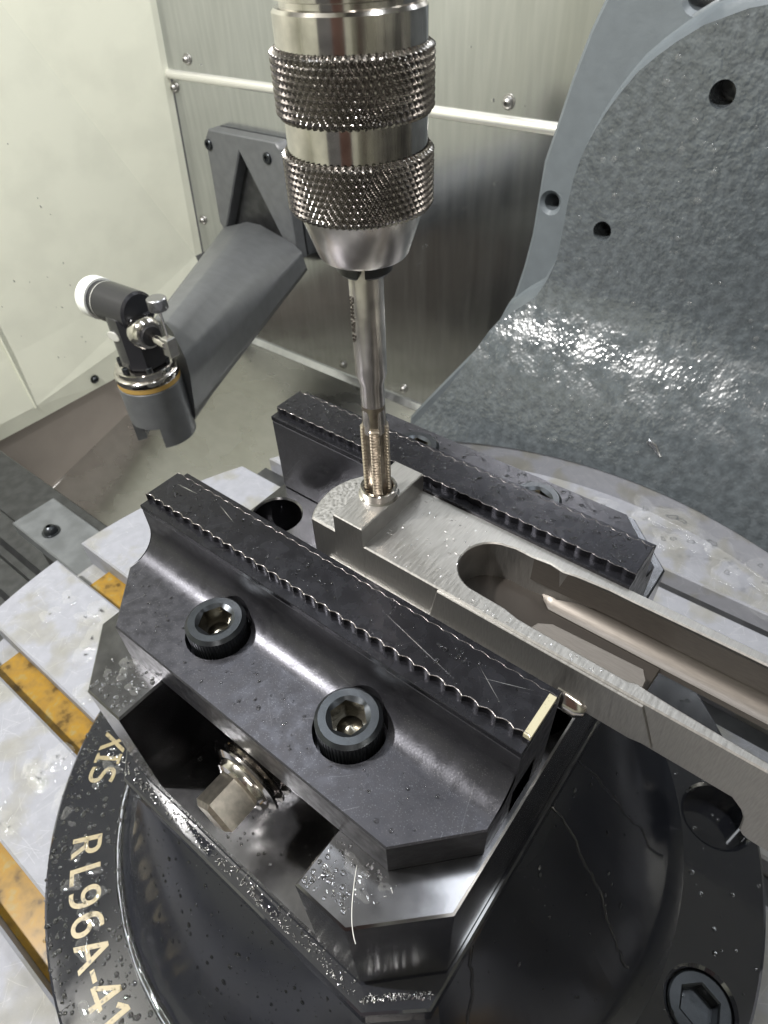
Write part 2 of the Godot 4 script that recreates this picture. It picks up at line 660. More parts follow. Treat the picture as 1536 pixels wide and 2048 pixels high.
func work_light(called: String, label: String, at: Vector3, target: Vector3, size: Vector2, energy: float, color: Color) -> void:
	var o := thing(called, label, "work light", "")
	var f := axis(at, at - target)   # y axis points away from the target
	var s := Shape.new()
	slab(s, rect(-size.x / 2 - 8, -size.y / 2 - 8, size.x / 2 + 8, size.y / 2 + 8), [], 2.0, 26.0, 2.0, 0.0, f)
	obj("housing", s, M.get("ceiling paint", null), o)
	s = Shape.new()
	var across := maxi(2, int(size.x / 20.0))
	var deep := maxi(2, int(size.y / 20.0))
	for i in across:
		for k in deep:
			slab(s, circle((float(i) + 0.5 - across * 0.5) * size.x / across, (float(k) + 0.5 - deep * 0.5) * size.y / deep, 5.0, 12), [], 0.0, 1.8, 0.0, 0.0, f)
	var glow := StandardMaterial3D.new()
	glow.resource_name = "lamp glow"
	glow.albedo_color = Color(0.9, 0.9, 0.9)
	glow.emission_enabled = true
	glow.emission = color
	glow.emission_energy_multiplier = 3.0
	obj("lamp_diodes", s, glow, o).set_meta("kind", "stuff")
	var l := AreaLight3D.new()
	l.name = "lamp"
	l.area_size = size * MM
	l.light_energy = energy
	l.light_color = color
	l.area_range = 6.0
	l.area_attenuation = 2.0
	l.shadow_enabled = true
	o.add_child(l)
	# an area light shines along its -z axis
	l.transform = Transform3D(Basis(f.basis.x, -f.basis.z, f.basis.y), (f * Vector3(0, -3, 0)) * MM)


# ---------------------------------------------------------------- the machine's inside
func bolt_head(parent: Node3D, called: String, at: Vector3, dir: Vector3, r: float, m: Material) -> void:
	var s := Shape.new()
	var p := PackedVector2Array([Vector2(r * 1.25, 0), Vector2(r * 1.25, 0.6), Vector2(r, 0.7)])
	p.append_array(arc(0, 0.7, r, 0, 70, 5))
	p.append_array(PackedVector2Array([Vector2(r * 0.34, r * 0.75), Vector2(r * 0.3, r * 0.3), Vector2(0, r * 0.3)]))
	lathe(s, p, 18, axis(at, dir))
	obj(called, s, m, parent)


func enclosure() -> void:
	# stainless back wall of two sheets that meet in a folded lip
	var w := thing("back_wall", "stainless steel back wall of the machine with a bright horizontal seam", "wall")
	var s := Shape.new()
	box(s, Vector3(-640, -24, -416), Vector3(700, 640, -400), 0.5)
	obj("upper_sheet", s, M["stainless sheet"], w)
	s = Shape.new()
	box(s, Vector3(-640, -320, -415), Vector3(700, -30.5, -401.5), 0.5)
	obj("lower_sheet", s, M["stainless sheet"], w)
	s = Shape.new()
	slab(s, PackedVector2Array(poly([[-412, -31], [-412, -23]]) + arc(-399.5, -27.2, 4.2, 95, -60, 12) + poly([[-401, -31]])), [], -606, 700, 0.0, 0.0, along_x())
	obj("folded_lip", s, M["lit lip steel"], w)
	s = Shape.new()
	slab(s, PackedVector2Array([Vector2(-412, -318), Vector2(-412, -306), Vector2(-400, -306), Vector2(-394, -311), Vector2(-393, -318)]), [], -600, 600, 0.0, 0.0, along_x())
	obj("bottom_flange", s, M["stainless sheet"], w)
	for p in [Vector3(-199.4, -14.5, -400), Vector3(-556.3, -13, -400), Vector3(-588, -39.2, -401.5), Vector3(-590, -171.3, -401.5), Vector3(-387.5, -294.5, -401.5), Vector3(-60, -14.5, -400), Vector3(-300, -294.5, -401.5)]:
		bolt_head(w, "bolt", p, Vector3(0, 0, 1), 4.2, M["milled bright steel"])
	# cream side wall: a flat sheet, a second one bent back beyond a crease, and a folded bottom edge
	w = thing("side_wall", "cream painted side wall of the machine with a slanting crease", "wall")
	s = Shape.new()
	var b := Vector3(-606, -213, -390)
	var x0 := Vector3(-640, 640, 25)
	s.tri(x0, Vector3(-640, 640, 760), Vector3(-600, -288, 760), Vector3.RIGHT)
	s.tri(x0, Vector3(-600, -288, 760), b, Vector3.RIGHT)
	s.tri(b, Vector3(-600, -288, 760), Vector3(-600, -288, -138.5), Vector3.RIGHT)
	s.tri(b, Vector3(-600, -288, -138.5), Vector3(-600, -273, -239), Vector3.RIGHT)
	s.tri(b, Vector3(-600, -273, -239), Vector3(-600, -252, -394), Vector3.RIGHT)
	obj("panel", s, M["cream paint"], w)
	s = Shape.new()
	s.tri(b, x0, Vector3(-533, 640, -400.2), Vector3.RIGHT)
	s.tri(b, Vector3(-533, 640, -400.2), Vector3(-606, -213, -400.2), Vector3.RIGHT)
	obj("bent_panel", s, M["cream paint"], w)
	s = Shape.new()
	s.quad(Vector3(-600, -273, -239), Vector3(-600, -252, -394), Vector3(-604, -302, -396), Vector3(-603, -305, -227), Vector3(1, -0.2, 0))
	s.quad(Vector3(-600, -288, -138.5), Vector3(-600, -273, -239), Vector3(-603, -305, -227), Vector3(-603, -306, -138.5), Vector3(1, -0.2, 0))
	s.quad(Vector3(-600, -288, 760), Vector3(-600, -288, -138.5), Vector3(-603, -306, -138.5), Vector3(-603, -306, 760), Vector3(1, -0.2, 0))
	obj("folded_edge", s, M["cream paint"], w)
	s = Shape.new()
	var j := [Vector3(-600, -290, -139.4), Vector3(-639.2, 636, -139.4)]
	tube(s, j, 1.1, 6)
	obj("panel_joint", s, M["cream paint"], w)
	bolt_head(w, "bolt", Vector3(-600.5, -292, -212), Vector3(1, 0, 0), 4.0, M["black screw steel"])
	# chute sheets below it
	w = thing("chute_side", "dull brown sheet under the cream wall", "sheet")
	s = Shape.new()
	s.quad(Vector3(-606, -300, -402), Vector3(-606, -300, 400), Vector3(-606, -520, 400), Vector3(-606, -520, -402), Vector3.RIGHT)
	obj("sheet", s, M["brown chute sheet"], w)
	s = Shape.new()
	tube(s, [Vector3(-604, -318, -398), Vector3(-604, -366, -223), Vector3(-604, -394.5, -111)], 2.4, 8)
	obj("weld_bead", s, M["milled bright steel"], w)
	s = Shape.new()
	s.quad(Vector3(-606, -310, -400), Vector3(620, -310, -400), Vector3(620, -393, -111), Vector3(-606, -393, -111), Vector3.UP)
	s.quad(Vector3(-606, -393, -111), Vector3(620, -393, -111), Vector3(620, -398, -110), Vector3(-606, -398, -110), Vector3.BACK)
	s.quad(Vector3(-606, -398, -110), Vector3(620, -398, -110), Vector3(620, -520, -110), Vector3(-606, -520, -110), Vector3.BACK)
	struct(obj("chute_floor", s, M["stainless chute"]), "sloping stainless chute floor at the foot of the back wall")
	s = Shape.new()
	box(s, Vector3(-640, -540, -420), Vector3(700, -524, 780), 0.0)
	struct(obj("sump_floor", s, M["dark void"]), "dark floor of the sump below the table")
	# covers beside the table
	w = thing("way_cover", "wet dark steel way cover with long ribs left of the table", "cover")
	s = Shape.new()
	box(s, Vector3(-520, -262, -60), Vector3(-150, -246, 300), 1.0)
	obj("cover_plate", s, M["dark cover steel"], w)
	for z in [-20.0, 6.0, 32.0, 60.0]:
		s = Shape.new()
		slab(s, PackedVector2Array([Vector2(z, -246), Vector2(z + 3, -240), Vector2(z + 18, -240), Vector2(z + 21, -246)]), [], -520, -190, 0.0, 0.0, along_x())
		obj("rib", s, M["dark cover steel"], w)
	w = thing("bracket_plate", "flat grey bracket plate with a bolt, left of the table slots", "bracket")
	s = Shape.new()
	box(s, Vector3(-304, -189, -27.5), Vector3(-190, -178, 1.5), 0.8)
	obj("plate", s, M["bracket plate paint"], w)
	bolt_head(w, "bolt", Vector3(-276, -178, -9), Vector3.UP, 4.4, M["black screw steel"])
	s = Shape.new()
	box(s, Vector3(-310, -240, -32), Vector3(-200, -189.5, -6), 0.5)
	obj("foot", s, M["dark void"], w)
	# what closes the machine outside the picture
	s = Shape.new()
	box(s, Vector3(-640, 640, -420), Vector3(700, 660, 780), 0.0)
	struct(obj("ceiling", s, M["ceiling paint"]), "pale ceiling of the machine")
	s = Shape.new()
	box(s, Vector3(640, -520, -420), Vector3(660, 640, 780), 0.0)
	struct(obj("right_wall", s, M["stainless chute"]), "stainless right wall of the machine")
	s = Shape.new()
	box(s, Vector3(-640, -520, 760), Vector3(-120, 640, 780), 0.0)
	struct(obj("front_wall", s, M["cream paint"]), "cream painted front of the machine beside the open door")
	s = Shape.new()
	box(s, Vector3(-119, -520, 761), Vector3(660, -230, 779), 0.0)
	struct(obj("front_sill", s, M["cream paint"]), "cream sill under the open door")
	s = Shape.new()
	box(s, Vector3(170, -229, 741), Vector3(430, 640, 759), 0.0)
	struct(obj("stripe_panel", s, M["stripe panel paint"]), "brown unseen panel added like a half open door to put dark stripes in the chuck")  # unseen panel added so the chuck mirrors a dark reddish stripe
	s = Shape.new()
	box(s, Vector3(470, -229, 741), Vector3(639, 640, 759), 0.0)
	struct(obj("added_door_frame", s, M["cream paint"]), "cream unseen frame added on the right of the door for stripes in the chuck")  # unseen frame, also added for stripes in the chuck


# ---------------------------------------------------------------- grey casting behind the table
func ridge_x(y: float) -> float:
	var pts := [[-170.0, -152.0], [-158, -144.1], [-135.2, -130.0], [-117, -121.1], [-98.8, -113.9], [-87.9, -104.3], [-78.7, -93.4], [-67.9, -88.2], [-54, -84.3], [-39, -83.2], [-24, -82.8], [-10, -81.5], [2, -78.5], [14, -73.5], [26, -66.5], [37, -58.5], [45, -49.0], [53, -38.0], [58, -26.0], [62, -14.0], [65, 0.0], [67, 20.0]]
	for i in pts.size() - 1:
		if y <= pts[i + 1][0]:
			return lerpf(pts[i][1], pts[i + 1][1], clampf((y - pts[i][0]) / (pts[i + 1][0] - pts[i][0]), 0, 1))
	return pts[-1][1]


func face_z(y: float) -> float:
	var pts := [[-170.0, -214.0], [-158, -220.0], [-146, -224], [-135.2, -228.0], [-117, -234.5], [-98.8, -245.5], [-87.9, -253.5], [-78.7, -258.7], [-67.9, -261.4], [-54, -262.0], [200, -262.0]]
	for i in pts.size() - 1:
		if y <= pts[i + 1][0]:
			return lerpf(pts[i][1], pts[i + 1][1], clampf((y - pts[i][0]) / (pts[i + 1][0] - pts[i][0]), 0, 1))
	return -262.0


func casting() -> void:
	var o := thing("trunnion_casting", "big wet grey casting with drilled holes behind the table on the right", "machine casting")
	# rear plate, smooth
	var s := Shape.new()
	var outline := poly([[-204, -240], [-202, -221], [-186, -198], [-161, -163], [-140, -134], [-126, -111], [-118, -92], [-113.5, -72], [-110.5, -52], [-109.5, -32], [-108.5, -12], [-104, 6], [-99, 27], [-93, 47], [-88, 59], [-78, 75], [-62, 92], [-40, 106], [-10, 116], [30, 122], [260, 122], [260, -240]])
	slab(s, outline, [circle(-101, -32, 4.6, 24), circle(-45.0, 62.5, 6.5, 24)], 280.0, 330.0, 0.0, 2.0, Transform3D(Vector3(1, 0, 0), Vector3(0, 0, -1), Vector3(0, 1, 0), Vector3.ZERO))
	obj("back_plate", s, M["smooth grey paint"], o)
	# front boss: level strips of its face, holes cut out
	var ys: Array = []
	var y := -170.0
	while y < 67.0:
		ys.append(y)
		y += 4.0 if y < -54.0 else 6.0
	ys.append(67.0)
	var holes := [circle(-21, 31, 5.4, 28), circle(-61.5, -34, 4.9, 28)]
	s = Shape.new()
	var rn := FastNoiseLite.new()
	rn.seed = 5
	rn.frequency = 0.05
	rn.fractal_octaves = 3
	for i in ys.size() - 1:
		var y0: float = ys[i]
		var y1: float = ys[i + 1]
		var strip := PackedVector2Array([Vector2(ridge_x(y0), y0), Vector2(260, y0), Vector2(260, y1), Vector2(ridge_x(y1), y1)])
		for piece in pieces_of(ccw(strip), holes):
			var ids := Geometry2D.triangulate_polygon(piece)
			for t in range(0, ids.size(), 3):
				var p: Array = []
				var q: Array = []
				for k in 3:
					var g: Vector2 = piece[ids[t + k]]
					p.append(Vector3(g.x, g.y, face_z(g.y)))
					var slope := (face_z(g.y + 3.0) - face_z(g.y - 3.0)) / 6.0
					q.append(Vector3(0, -slope, 1).normalized())
				s.tri_n(p[0], p[1], p[2], q[0], q[1], q[2])
	# walls of the holes
	for h in holes:
		band(s, h, 0.0, h, 17.0, Transform3D(Vector3(1, 0, 0), Vector3(0, 0, -1), Vector3(0, 1, 0), Vector3(0, 0, -262)), -1.0)
		cap(s, ccw(h), [], 17.0, Transform3D(Vector3(1, 0, 0), Vector3(0, 0, -1), Vector3(0, 1, 0), Vector3(0, 0, -262)), -1.0)
	obj("rough_face", s, M["wet grey casting"], o)
	# the cove that runs from the ridge down to the plate
	s = Shape.new()
	var rows: Array = []
	for i in ys.size():
		var yy: float = ys[i]
		var d := Vector2(ridge_x(yy + 3.0) - ridge_x(yy - 3.0), 6.0).normalized()
		var out := Vector2(-d.y, d.x)
		var z0 := face_z(yy)
		var line: Array = []
		var deep := z0 + 280.5
		for k in 7:
			var a := float(k) / 6.0
			var along := 7.0 * a * minf(1.0, deep / 18.0 + 0.25)
			line.append(Vector3(ridge_x(yy) + out.x * along, yy + out.y * along, z0 - deep * (1.0 - pow(1.0 - a, 2.2))))
		rows.append(line)
	skin(s, rows, Vector3(-0.5, 0.2, 1))
	obj("cove", s, M["smooth grey paint"], o)


# ---------------------------------------------------------------- rotary table
func rotary_table() -> void:
	var o := thing("rotary_table", "round ground steel table with long slots under the vise", "machine table")
	var disc := circle(4, 1, 214.5, 180)
	var edges := [-260.0, -162.0, -150.0, -110.0, -96.0, -56.0, -42.0, -2.4, 11.8, 52.5, 65.5, 101.0, 114.5, 260.0]
	for i in range(0, edges.size(), 2):
		for part in Geometry2D.intersect_polygons(disc, rect(-300, edges[i], 300, edges[i + 1])):
			var s := Shape.new()
			slab(s, part, [], -157.0, -141.0, 0.9, 0.0)
			obj("table_strip", s, M["ground table steel"], o)
	var s := Shape.new()
	slab(s, circle(4, 1, 213.0, 120), [], -230.0, -157.2, 0.0, 0.0)
	obj("table_body", s, M["ground table steel"], o)


# ---------------------------------------------------------------- arm on the back wall
func setter_arm() -> void:
	var o := thing("setter_arm", "dark grey cast arm reaching out from the stainless back wall", "machine arm")
	var s := Shape.new()
	slab(s, poly([[-541, -160], [-536, -76], [-529, -67], [-434, -67], [-428, -73], [-424, -176], [-470, -190], [-520, -186]]), [poly([[-487, -82], [-531, -164], [-436, -168]])], -400.2, -386.0, 1.2, 0.0, along_z())
	obj("mounting_plate", s, M["grey arm paint"], o)
	s = Shape.new()
	slab(s, poly([[-487, -78], [-535, -168], [-432, -172]]), [], -400.8, -399.4, 0.0, 0.0, along_z())
	obj("pocket_shade_floor", s, M["dark cover steel"], o)  # dark material puts the shade of the pocket into its floor
	for p in [Vector3(-531.5, -81, -386), Vector3(-447, -82, -386)]:
		var b := Shape.new()
		lathe(b, PackedVector2Array([Vector2(5.2, -0.2), Vector2(5.2, 1.6), Vector2(4.6, 2.2), Vector2(2.6, 2.2), Vector2(2.4, 0.4), Vector2(0, 0.4)]), 20, axis(p, Vector3(0, 0, 1)))
		obj("screw", b, M["black screw steel"], o)
	# beam from the wall to the holder: rounded box sections
	var rows: Array = []
	for k in 9:
		var t := float(k) / 8.0
		var left := Vector3(-542, -166, -384).lerp(Vector3(-314, -103, -140), t)
		var ridge := Vector3(-482, -146, -384).lerp(Vector3(-291, -101, -138), t)
		var right := Vector3(-416, -160, -384).lerp(Vector3(-272, -121, -132), t)
		var rb := Vector3(-408, -186, -384).lerp(Vector3(-276, -168, -128), t)
		var lb := Vector3(-545, -200, -384).lerp(Vector3(-308, -172, -136), t)
		var line: Array = []
		var ring := [lb, left, ridge, right, rb, lb]
		for q in ring.size() - 1:
			var p0: Vector3 = ring[q]
			var p1: Vector3 = ring[q + 1]
			for e in [0.16, 0.3, 0.5, 0.7, 0.84]:
				line.append(p0.lerp(p1, e))
		line.append(line[0])
		rows.append(line)
	s = Shape.new()
	var tops: Array = []
	for r in rows:
		var mid := Vector3.ZERO
		for q in r:
			mid += q / r.size()
		tops.append(mid)
	var c: int = rows[0].size() - 1
	var normal := func(i: int, k: int) -> Vector3:
		var du: Vector3 = rows[mini(i + 1, 8)][k % c] - rows[maxi(i - 1, 0)][k % c]
		var dv: Vector3 = rows[i][(k + 1) % c] - rows[i][(k + c - 1) % c]
		var nn := du.cross(dv).normalized()
		return nn if nn.dot(rows[i][k % c] - tops[i]) > 0.0 else -nn
	for i in 8:
		for k in c:
			s.quad_n(rows[i][k], rows[i][k + 1], rows[i + 1][k + 1], rows[i + 1][k], normal.call(i, k), normal.call(i, k + 1), normal.call(i + 1, k + 1), normal.call(i + 1, k))
	obj("beam", s, M["grey arm paint"], o)
	s = Shape.new()
	for k in c:
		s.tri(tops[8], rows[8][k], rows[8][k + 1], Vector3.BACK)
	obj("beam_end", s, M["grey arm paint"], o)
	# the holder: a split cylinder
	s = Shape.new()
	slab(s, circle(-292, -113, 20.6, 40), [], -156, -128, 1.0, 0.5)
	slab(s, PackedVector2Array(arc(-292, -113, 20.5, -60, 40, 10) + arc(-292, -113, 14.0, 40, -60, 8)), [], -172, -155, 0.0, 0.8)
	slab(s, PackedVector2Array(arc(-292, -113, 20.5, 118, 176, 8) + arc(-292, -113, 14.0, 176, 118, 6)), [], -174, -155, 0.0, 0.8)
	obj("holder", s, M["grey arm paint"], o)


func tool_setter() -> void:
	var o := thing("tool_setter", "black tool setting probe with white cap standing on the grey arm", "probe")
	o.scale = Vector3.ONE * 0.87
	o.position = Vector3(-290 * 0.13 - 2.0, -128.0 * 0.13, -113 * 0.13) * MM
	var c := Vector3(-290, 0, -113)
	var s := Shape.new()
	lathe(s, PackedVector2Array([Vector2(0, -128), Vector2(23.6, -128), Vector2(23.6, -124.5), Vector2(0, -124.5)]), 40, axis(c, Vector3.UP))
	obj("seal_ring", s, M["amber ring"], o)
	s = Shape.new()
	lathe(s, PackedVector2Array([Vector2(23.4, -124.4), Vector2(23.8, -123.6), Vector2(23.8, -119.5), Vector2(23.0, -118.8), Vector2(21.6, -118.6), Vector2(21.6, -114.6), Vector2(21, -113.8), Vector2(16, -113.6), Vector2(0, -113.4)]), 40, axis(c, Vector3.UP))
	obj("base_ring", s, M["turned bright steel"], o)
	# body: an upright block with a round back, and the sideways barrel on top
	s = Shape.new()
	slab(s, PackedVector2Array(arc(-292, -113, 14.5, 90, 270, 14) + poly([[-283, -127.5], [-273, -121], [-273, -105], [-283, -98.5]])), [], -113.3, -72, 1.2, 1.0)
	obj("body", s, M["black anodised"], o)
	for k in 6:
		var b := Shape.new()
		var a := TAU * k / 6.0 + 0.4
		lathe(b, PackedVector2Array([Vector2(2.3, -1.0), Vector2(2.3, 2.6), Vector2(1.4, 3.0), Vector2(1.2, 1.6), Vector2(0, 1.6)]), 12, axis(Vector3(-290 + 17.6 * cos(a), -113, -113 + 17.6 * sin(a)), Vector3.UP))
		obj("screw", b, M["black screw steel"], o)
	s = Shape.new()
	var ax := axis(Vector3(-290, -71, -113), Vector3(-1, 0.0, 0.06))
	lathe(s, PackedVector2Array([Vector2(0, -14.5), Vector2(12.4, -14.5), Vector2(14.2, -13), Vector2(14.2, 18), Vector2(13.2, 18.4), Vector2(13.2, 26), Vector2(0, 26)]), 36, ax)
	obj("barrel", s, M["black anodised"], o)
	s = Shape.new()
	lathe(s, PackedVector2Array([Vector2(13.4, 20.6), Vector2(13.5, 20.6), Vector2(13.5, 21.2), Vector2(13.2, 21.2)]), 36, ax)
	obj("pale_line", s, M["label grey"], o)
	s = Shape.new()
	lathe(s, PackedVector2Array([Vector2(13.2, 26.0), Vector2(14.6, 26.2), Vector2(14.8, 27), Vector2(14.8, 35), Vector2(14.2, 36.6), Vector2(12.6, 37.4), Vector2(0, 37.6)]), 36, ax)
	obj("end_cap", s, M["white cap"], o)
	s = Shape.new()
	var badge := axis(Vector3(-285.5, -88, -98.3), Vector3(0.15, 0.0, 1))
	slab(s, circle(0, 0, 1.0, 20), [], -0.4, 0.5, 0.1, 0.0, Transform3D(badge.basis.x * 3.6, badge.basis.y, badge.basis.z * 6.2, badge.origin + Vector3(-6, 1, 0.4)))
	obj("oval_badge", s, M["label grey"], o)
	# stub, stylus rod, its clamp and the upright pin
	s = Shape.new()
	var st := axis(Vector3(-274, -83, -111), Vector3(1, -0.02, 0.1))
	lathe(s, PackedVector2Array([Vector2(0, -1), Vector2(11.5, -1), Vector2(11.8, 0), Vector2(11.8, 5), Vector2(10.8, 8.4), Vector2(9.4, 10), Vector2(0, 10)]), 30, st)
	obj("collar", s, M["turned bright steel"], o)
	s = Shape.new()
	lathe(s, PackedVector2Array([Vector2(7.4, 9.8), Vector2(7.0, 12.2), Vector2(4.2, 12.4), Vector2(0, 12.4)]), 24, st)
	obj("seal", s, M["black collet rubber"], o)
	s = Shape.new()
	lathe(s, PackedVector2Array([Vector2(3.1, 12.2), Vector2(3.1, 30), Vector2(2.6, 30.6), Vector2(0, 30.6)]), 18, st)
	obj("stylus_rod", s, M["turned bright steel"], o)
	s = Shape.new()
	box(s, Vector3(-246.5, -92, -113.5), Vector3(-239.5, -78, -106.5), 0.8)
	obj("clamp", s, M["milled bright steel"], o)
	s = Shape.new()
	lathe(s, PackedVector2Array([Vector2(1.0, -80), Vector2(1.0, -58), Vector2(1.6, -57.5)]), 12, axis(Vector3(-243, 0, -110), Vector3.UP))
	obj("pin", s, M["turned bright steel"], o)
	s = Shape.new()
	lathe(s, PackedVector2Array([Vector2(0, -58), Vector2(6.0, -58), Vector2(6.4, -57.4), Vector2(6.4, -50.6), Vector2(5.6, -50), Vector2(0, -50)]), 24, axis(Vector3(-243, 0, -110), Vector3.UP))
	obj("contact_disc", s, M["milled dark steel"], o)


# ---------------------------------------------------------------- riser under the vise
func octagon(x: float, z: float, cx: float, cz: float) -> PackedVector2Array:
	return poly([[x, -z + cz], [x, z - cz], [x - cx, z], [-x + cx, z], [-x, z - cz], [-x, -z + cz], [-x + cx, -z], [x - cx, -z]])


func reach(o: PackedVector2Array, a: float) -> float:
	var d := Vector2.from_angle(a)
	for i in o.size():
		var p := o[i]
		var e := o[(i + 1) % o.size()] - p
		var k := d.cross(e)
		if absf(k) < 1e-6:
			continue
		var t := p.cross(e) / k
		var u := p.cross(d) / k
		if t > 0.0 and u >= -1e-4 and u <= 1.0001:
			return t
	return 50.0


func pedestal_point(a: float, t: float, top: PackedVector2Array) -> Vector3:
	# t runs from 0 under the top plate to 1 at the flange; the foot sweeps out in a cove
	var r0 := reach(top, a)
	var r := lerpf(r0 - 1.5, 93.0, pow(t, 0.92))
	var y := lerpf(-80.0, -126.9, t)
	if t > 0.94:
		var q := (t - 0.94) / 0.06
		y = lerpf(-80.0, -126.9, 0.94) + (-126.95 - lerpf(-80.0, -126.9, 0.94)) * sin(q * PI / 2)
		r = lerpf(r0 - 1.5, 93.0, pow(0.94, 0.92)) + (95.5 - lerpf(r0 - 1.5, 93.0, pow(0.94, 0.92))) * (1.0 - cos(q * PI / 2))
	return Vector3(r * cos(a), y, r * sin(a))


func riser() -> void:
	var o := thing("fixture_riser", "gloss black riser with gold lettering on its round flange, under the vise", "fixture riser")
	var s := Shape.new()
	var hole := circle(93.6, -52.5, 10.4, 36)
	var seat := circle(106.6, 1.6, 9.0, 36)
	slab(s, circle(0, 0, 119.2, 160), [hole, seat], -140.9, -127.0, 0.9, 0.0)
	slab(s, hole, [], -139.6, -139.0, 0.0, 0.0)
	slab(s, seat, [], -139.6, -139.0, 0.0, 0.0)
	obj("flange", s, M["gloss black coating"], o)
	var plate := octagon(52.4, 65.2, 11.2, 9.6)
	s = Shape.new()
	slab(s, plate, [], -80.0, -69.7, 0.5, 0.8)
	obj("top_plate", s, M["gloss black coating"], o)
	s = Shape.new()
	var rows: Array = []
	for k in 17:
		var line: Array = []
		for j in 145:
			line.append(pedestal_point(TAU * j / 144.0, float(k) / 16.0, plate))
		rows.append(line)
	for j in 144:
		var strip: Array = []
		for r in rows:
			strip.append([r[j], r[j + 1]])
		var a := TAU * (j + 0.5) / 144.0
		skin(s, strip, Vector3(cos(a), 0.5, sin(a)))
	obj("pedestal", s, M["black pedestal coating"], o)
	# flush socket plug
	s = Shape.new()
	var hex := circle(0, 0, 5.4, 6, 0.3)
	var f := Transform3D(Basis(), Vector3(106.6, 0, 1.6))
	slab(s, circle(0, 0, 8.5, 36), [hex], -134.0, -127.6, 0.5, 0.0, f)
	slab(s, hex, [], -134.4, -133.6, 0.0, 0.0, f)
	obj("socket_plug", s, M["black screw steel"], o)
	# gold letters, one mesh each, standing round the flange
	var font := SystemFont.new()
	font.font_names = PackedStringArray(["Droid Sans"])
	var bold := FontVariation.new()
	bold.base_font = font
	bold.variation_embolden = 0.45
	var letters := [["X", 149.3], ["I", 146.0], ["S", 142.7], ["R", 129.8], ["L", 125.0], ["9", 121.0], ["6", 116.8], ["A", 112.2], ["-", 108.9], ["4", 105.6], ["1", 101.8]]
	for l in letters:
		var t := TextMesh.new()
		t.text = l[0]
		t.font = bold
		t.font_size = 64
		t.pixel_size = 0.0128 / 64.0
		t.depth = 0.00012
		var m := MeshInstance3D.new()
		m.name = "letter"
		m.mesh = t
		m.material_override = M["gold print"]
		o.add_child(m, true)
		var a := deg_to_rad(l[1])
		m.transform = Transform3D(Basis(Vector3(sin(a), 0, -cos(a)), Vector3(-cos(a), 0, -sin(a)), Vector3.UP), Vector3(107.0 * cos(a), -126.96, 107.0 * sin(a)) * MM)


# ---------------------------------------------------------------- vise
func hex_screw(r: float, top: float, head: float, hex_r: float, f: Transform3D, turn: float) -> Shape:
	var s := Shape.new()
	# head with a fine upright knurl
	var p := PackedVector2Array()
	var count := 168
	for k in count:
		var a := TAU * k / count
		var rr := r - (0.14 if k % 3 == 0 else 0.0)
		p.push_back(Vector2(rr * cos(a), rr * sin(a)))
	band(s, p, top - head, p, top - 0.75, f, 1.0, 20.0)
	var c0 := circle(0, 0, r, count)
	var c1 := circle(0, 0, r - 0.75, count)
	var dish := circle(0, 0, hex_r + 0.55, count)
	band(s, c0, top - 0.75, c1, top, f, 1.0)
	cap(s, c1, [dish], top, f, 1.0)
	var hex := circle(0, 0, hex_r, 6, turn)
	var hex_many := PackedVector2Array()
	for k in count:
		var a := TAU * k / count
		hex_many.push_back(Vector2.from_angle(a) * reach(hex, a))
	band(s, dish, top, hex_many, top - 0.5, f, -1.0)
	return s


func socket(r: float, top: float, deep: float, f: Transform3D, turn: float) -> Shape:
	var s := Shape.new()
	var hex := circle(0, 0, r, 6, turn)
	band(s, hex, top - deep, hex, top - 0.5, f, -1.0, 10.0)
	cap(s, ccw(hex), [], top - deep, f, 1.0)
	lathe(s, PackedVector2Array([Vector2(r * 0.7, top - deep + 0.02), Vector2(r * 0.62, top - deep + 0.3), Vector2(0, top - deep + 0.9)]), 20, f)
	return s


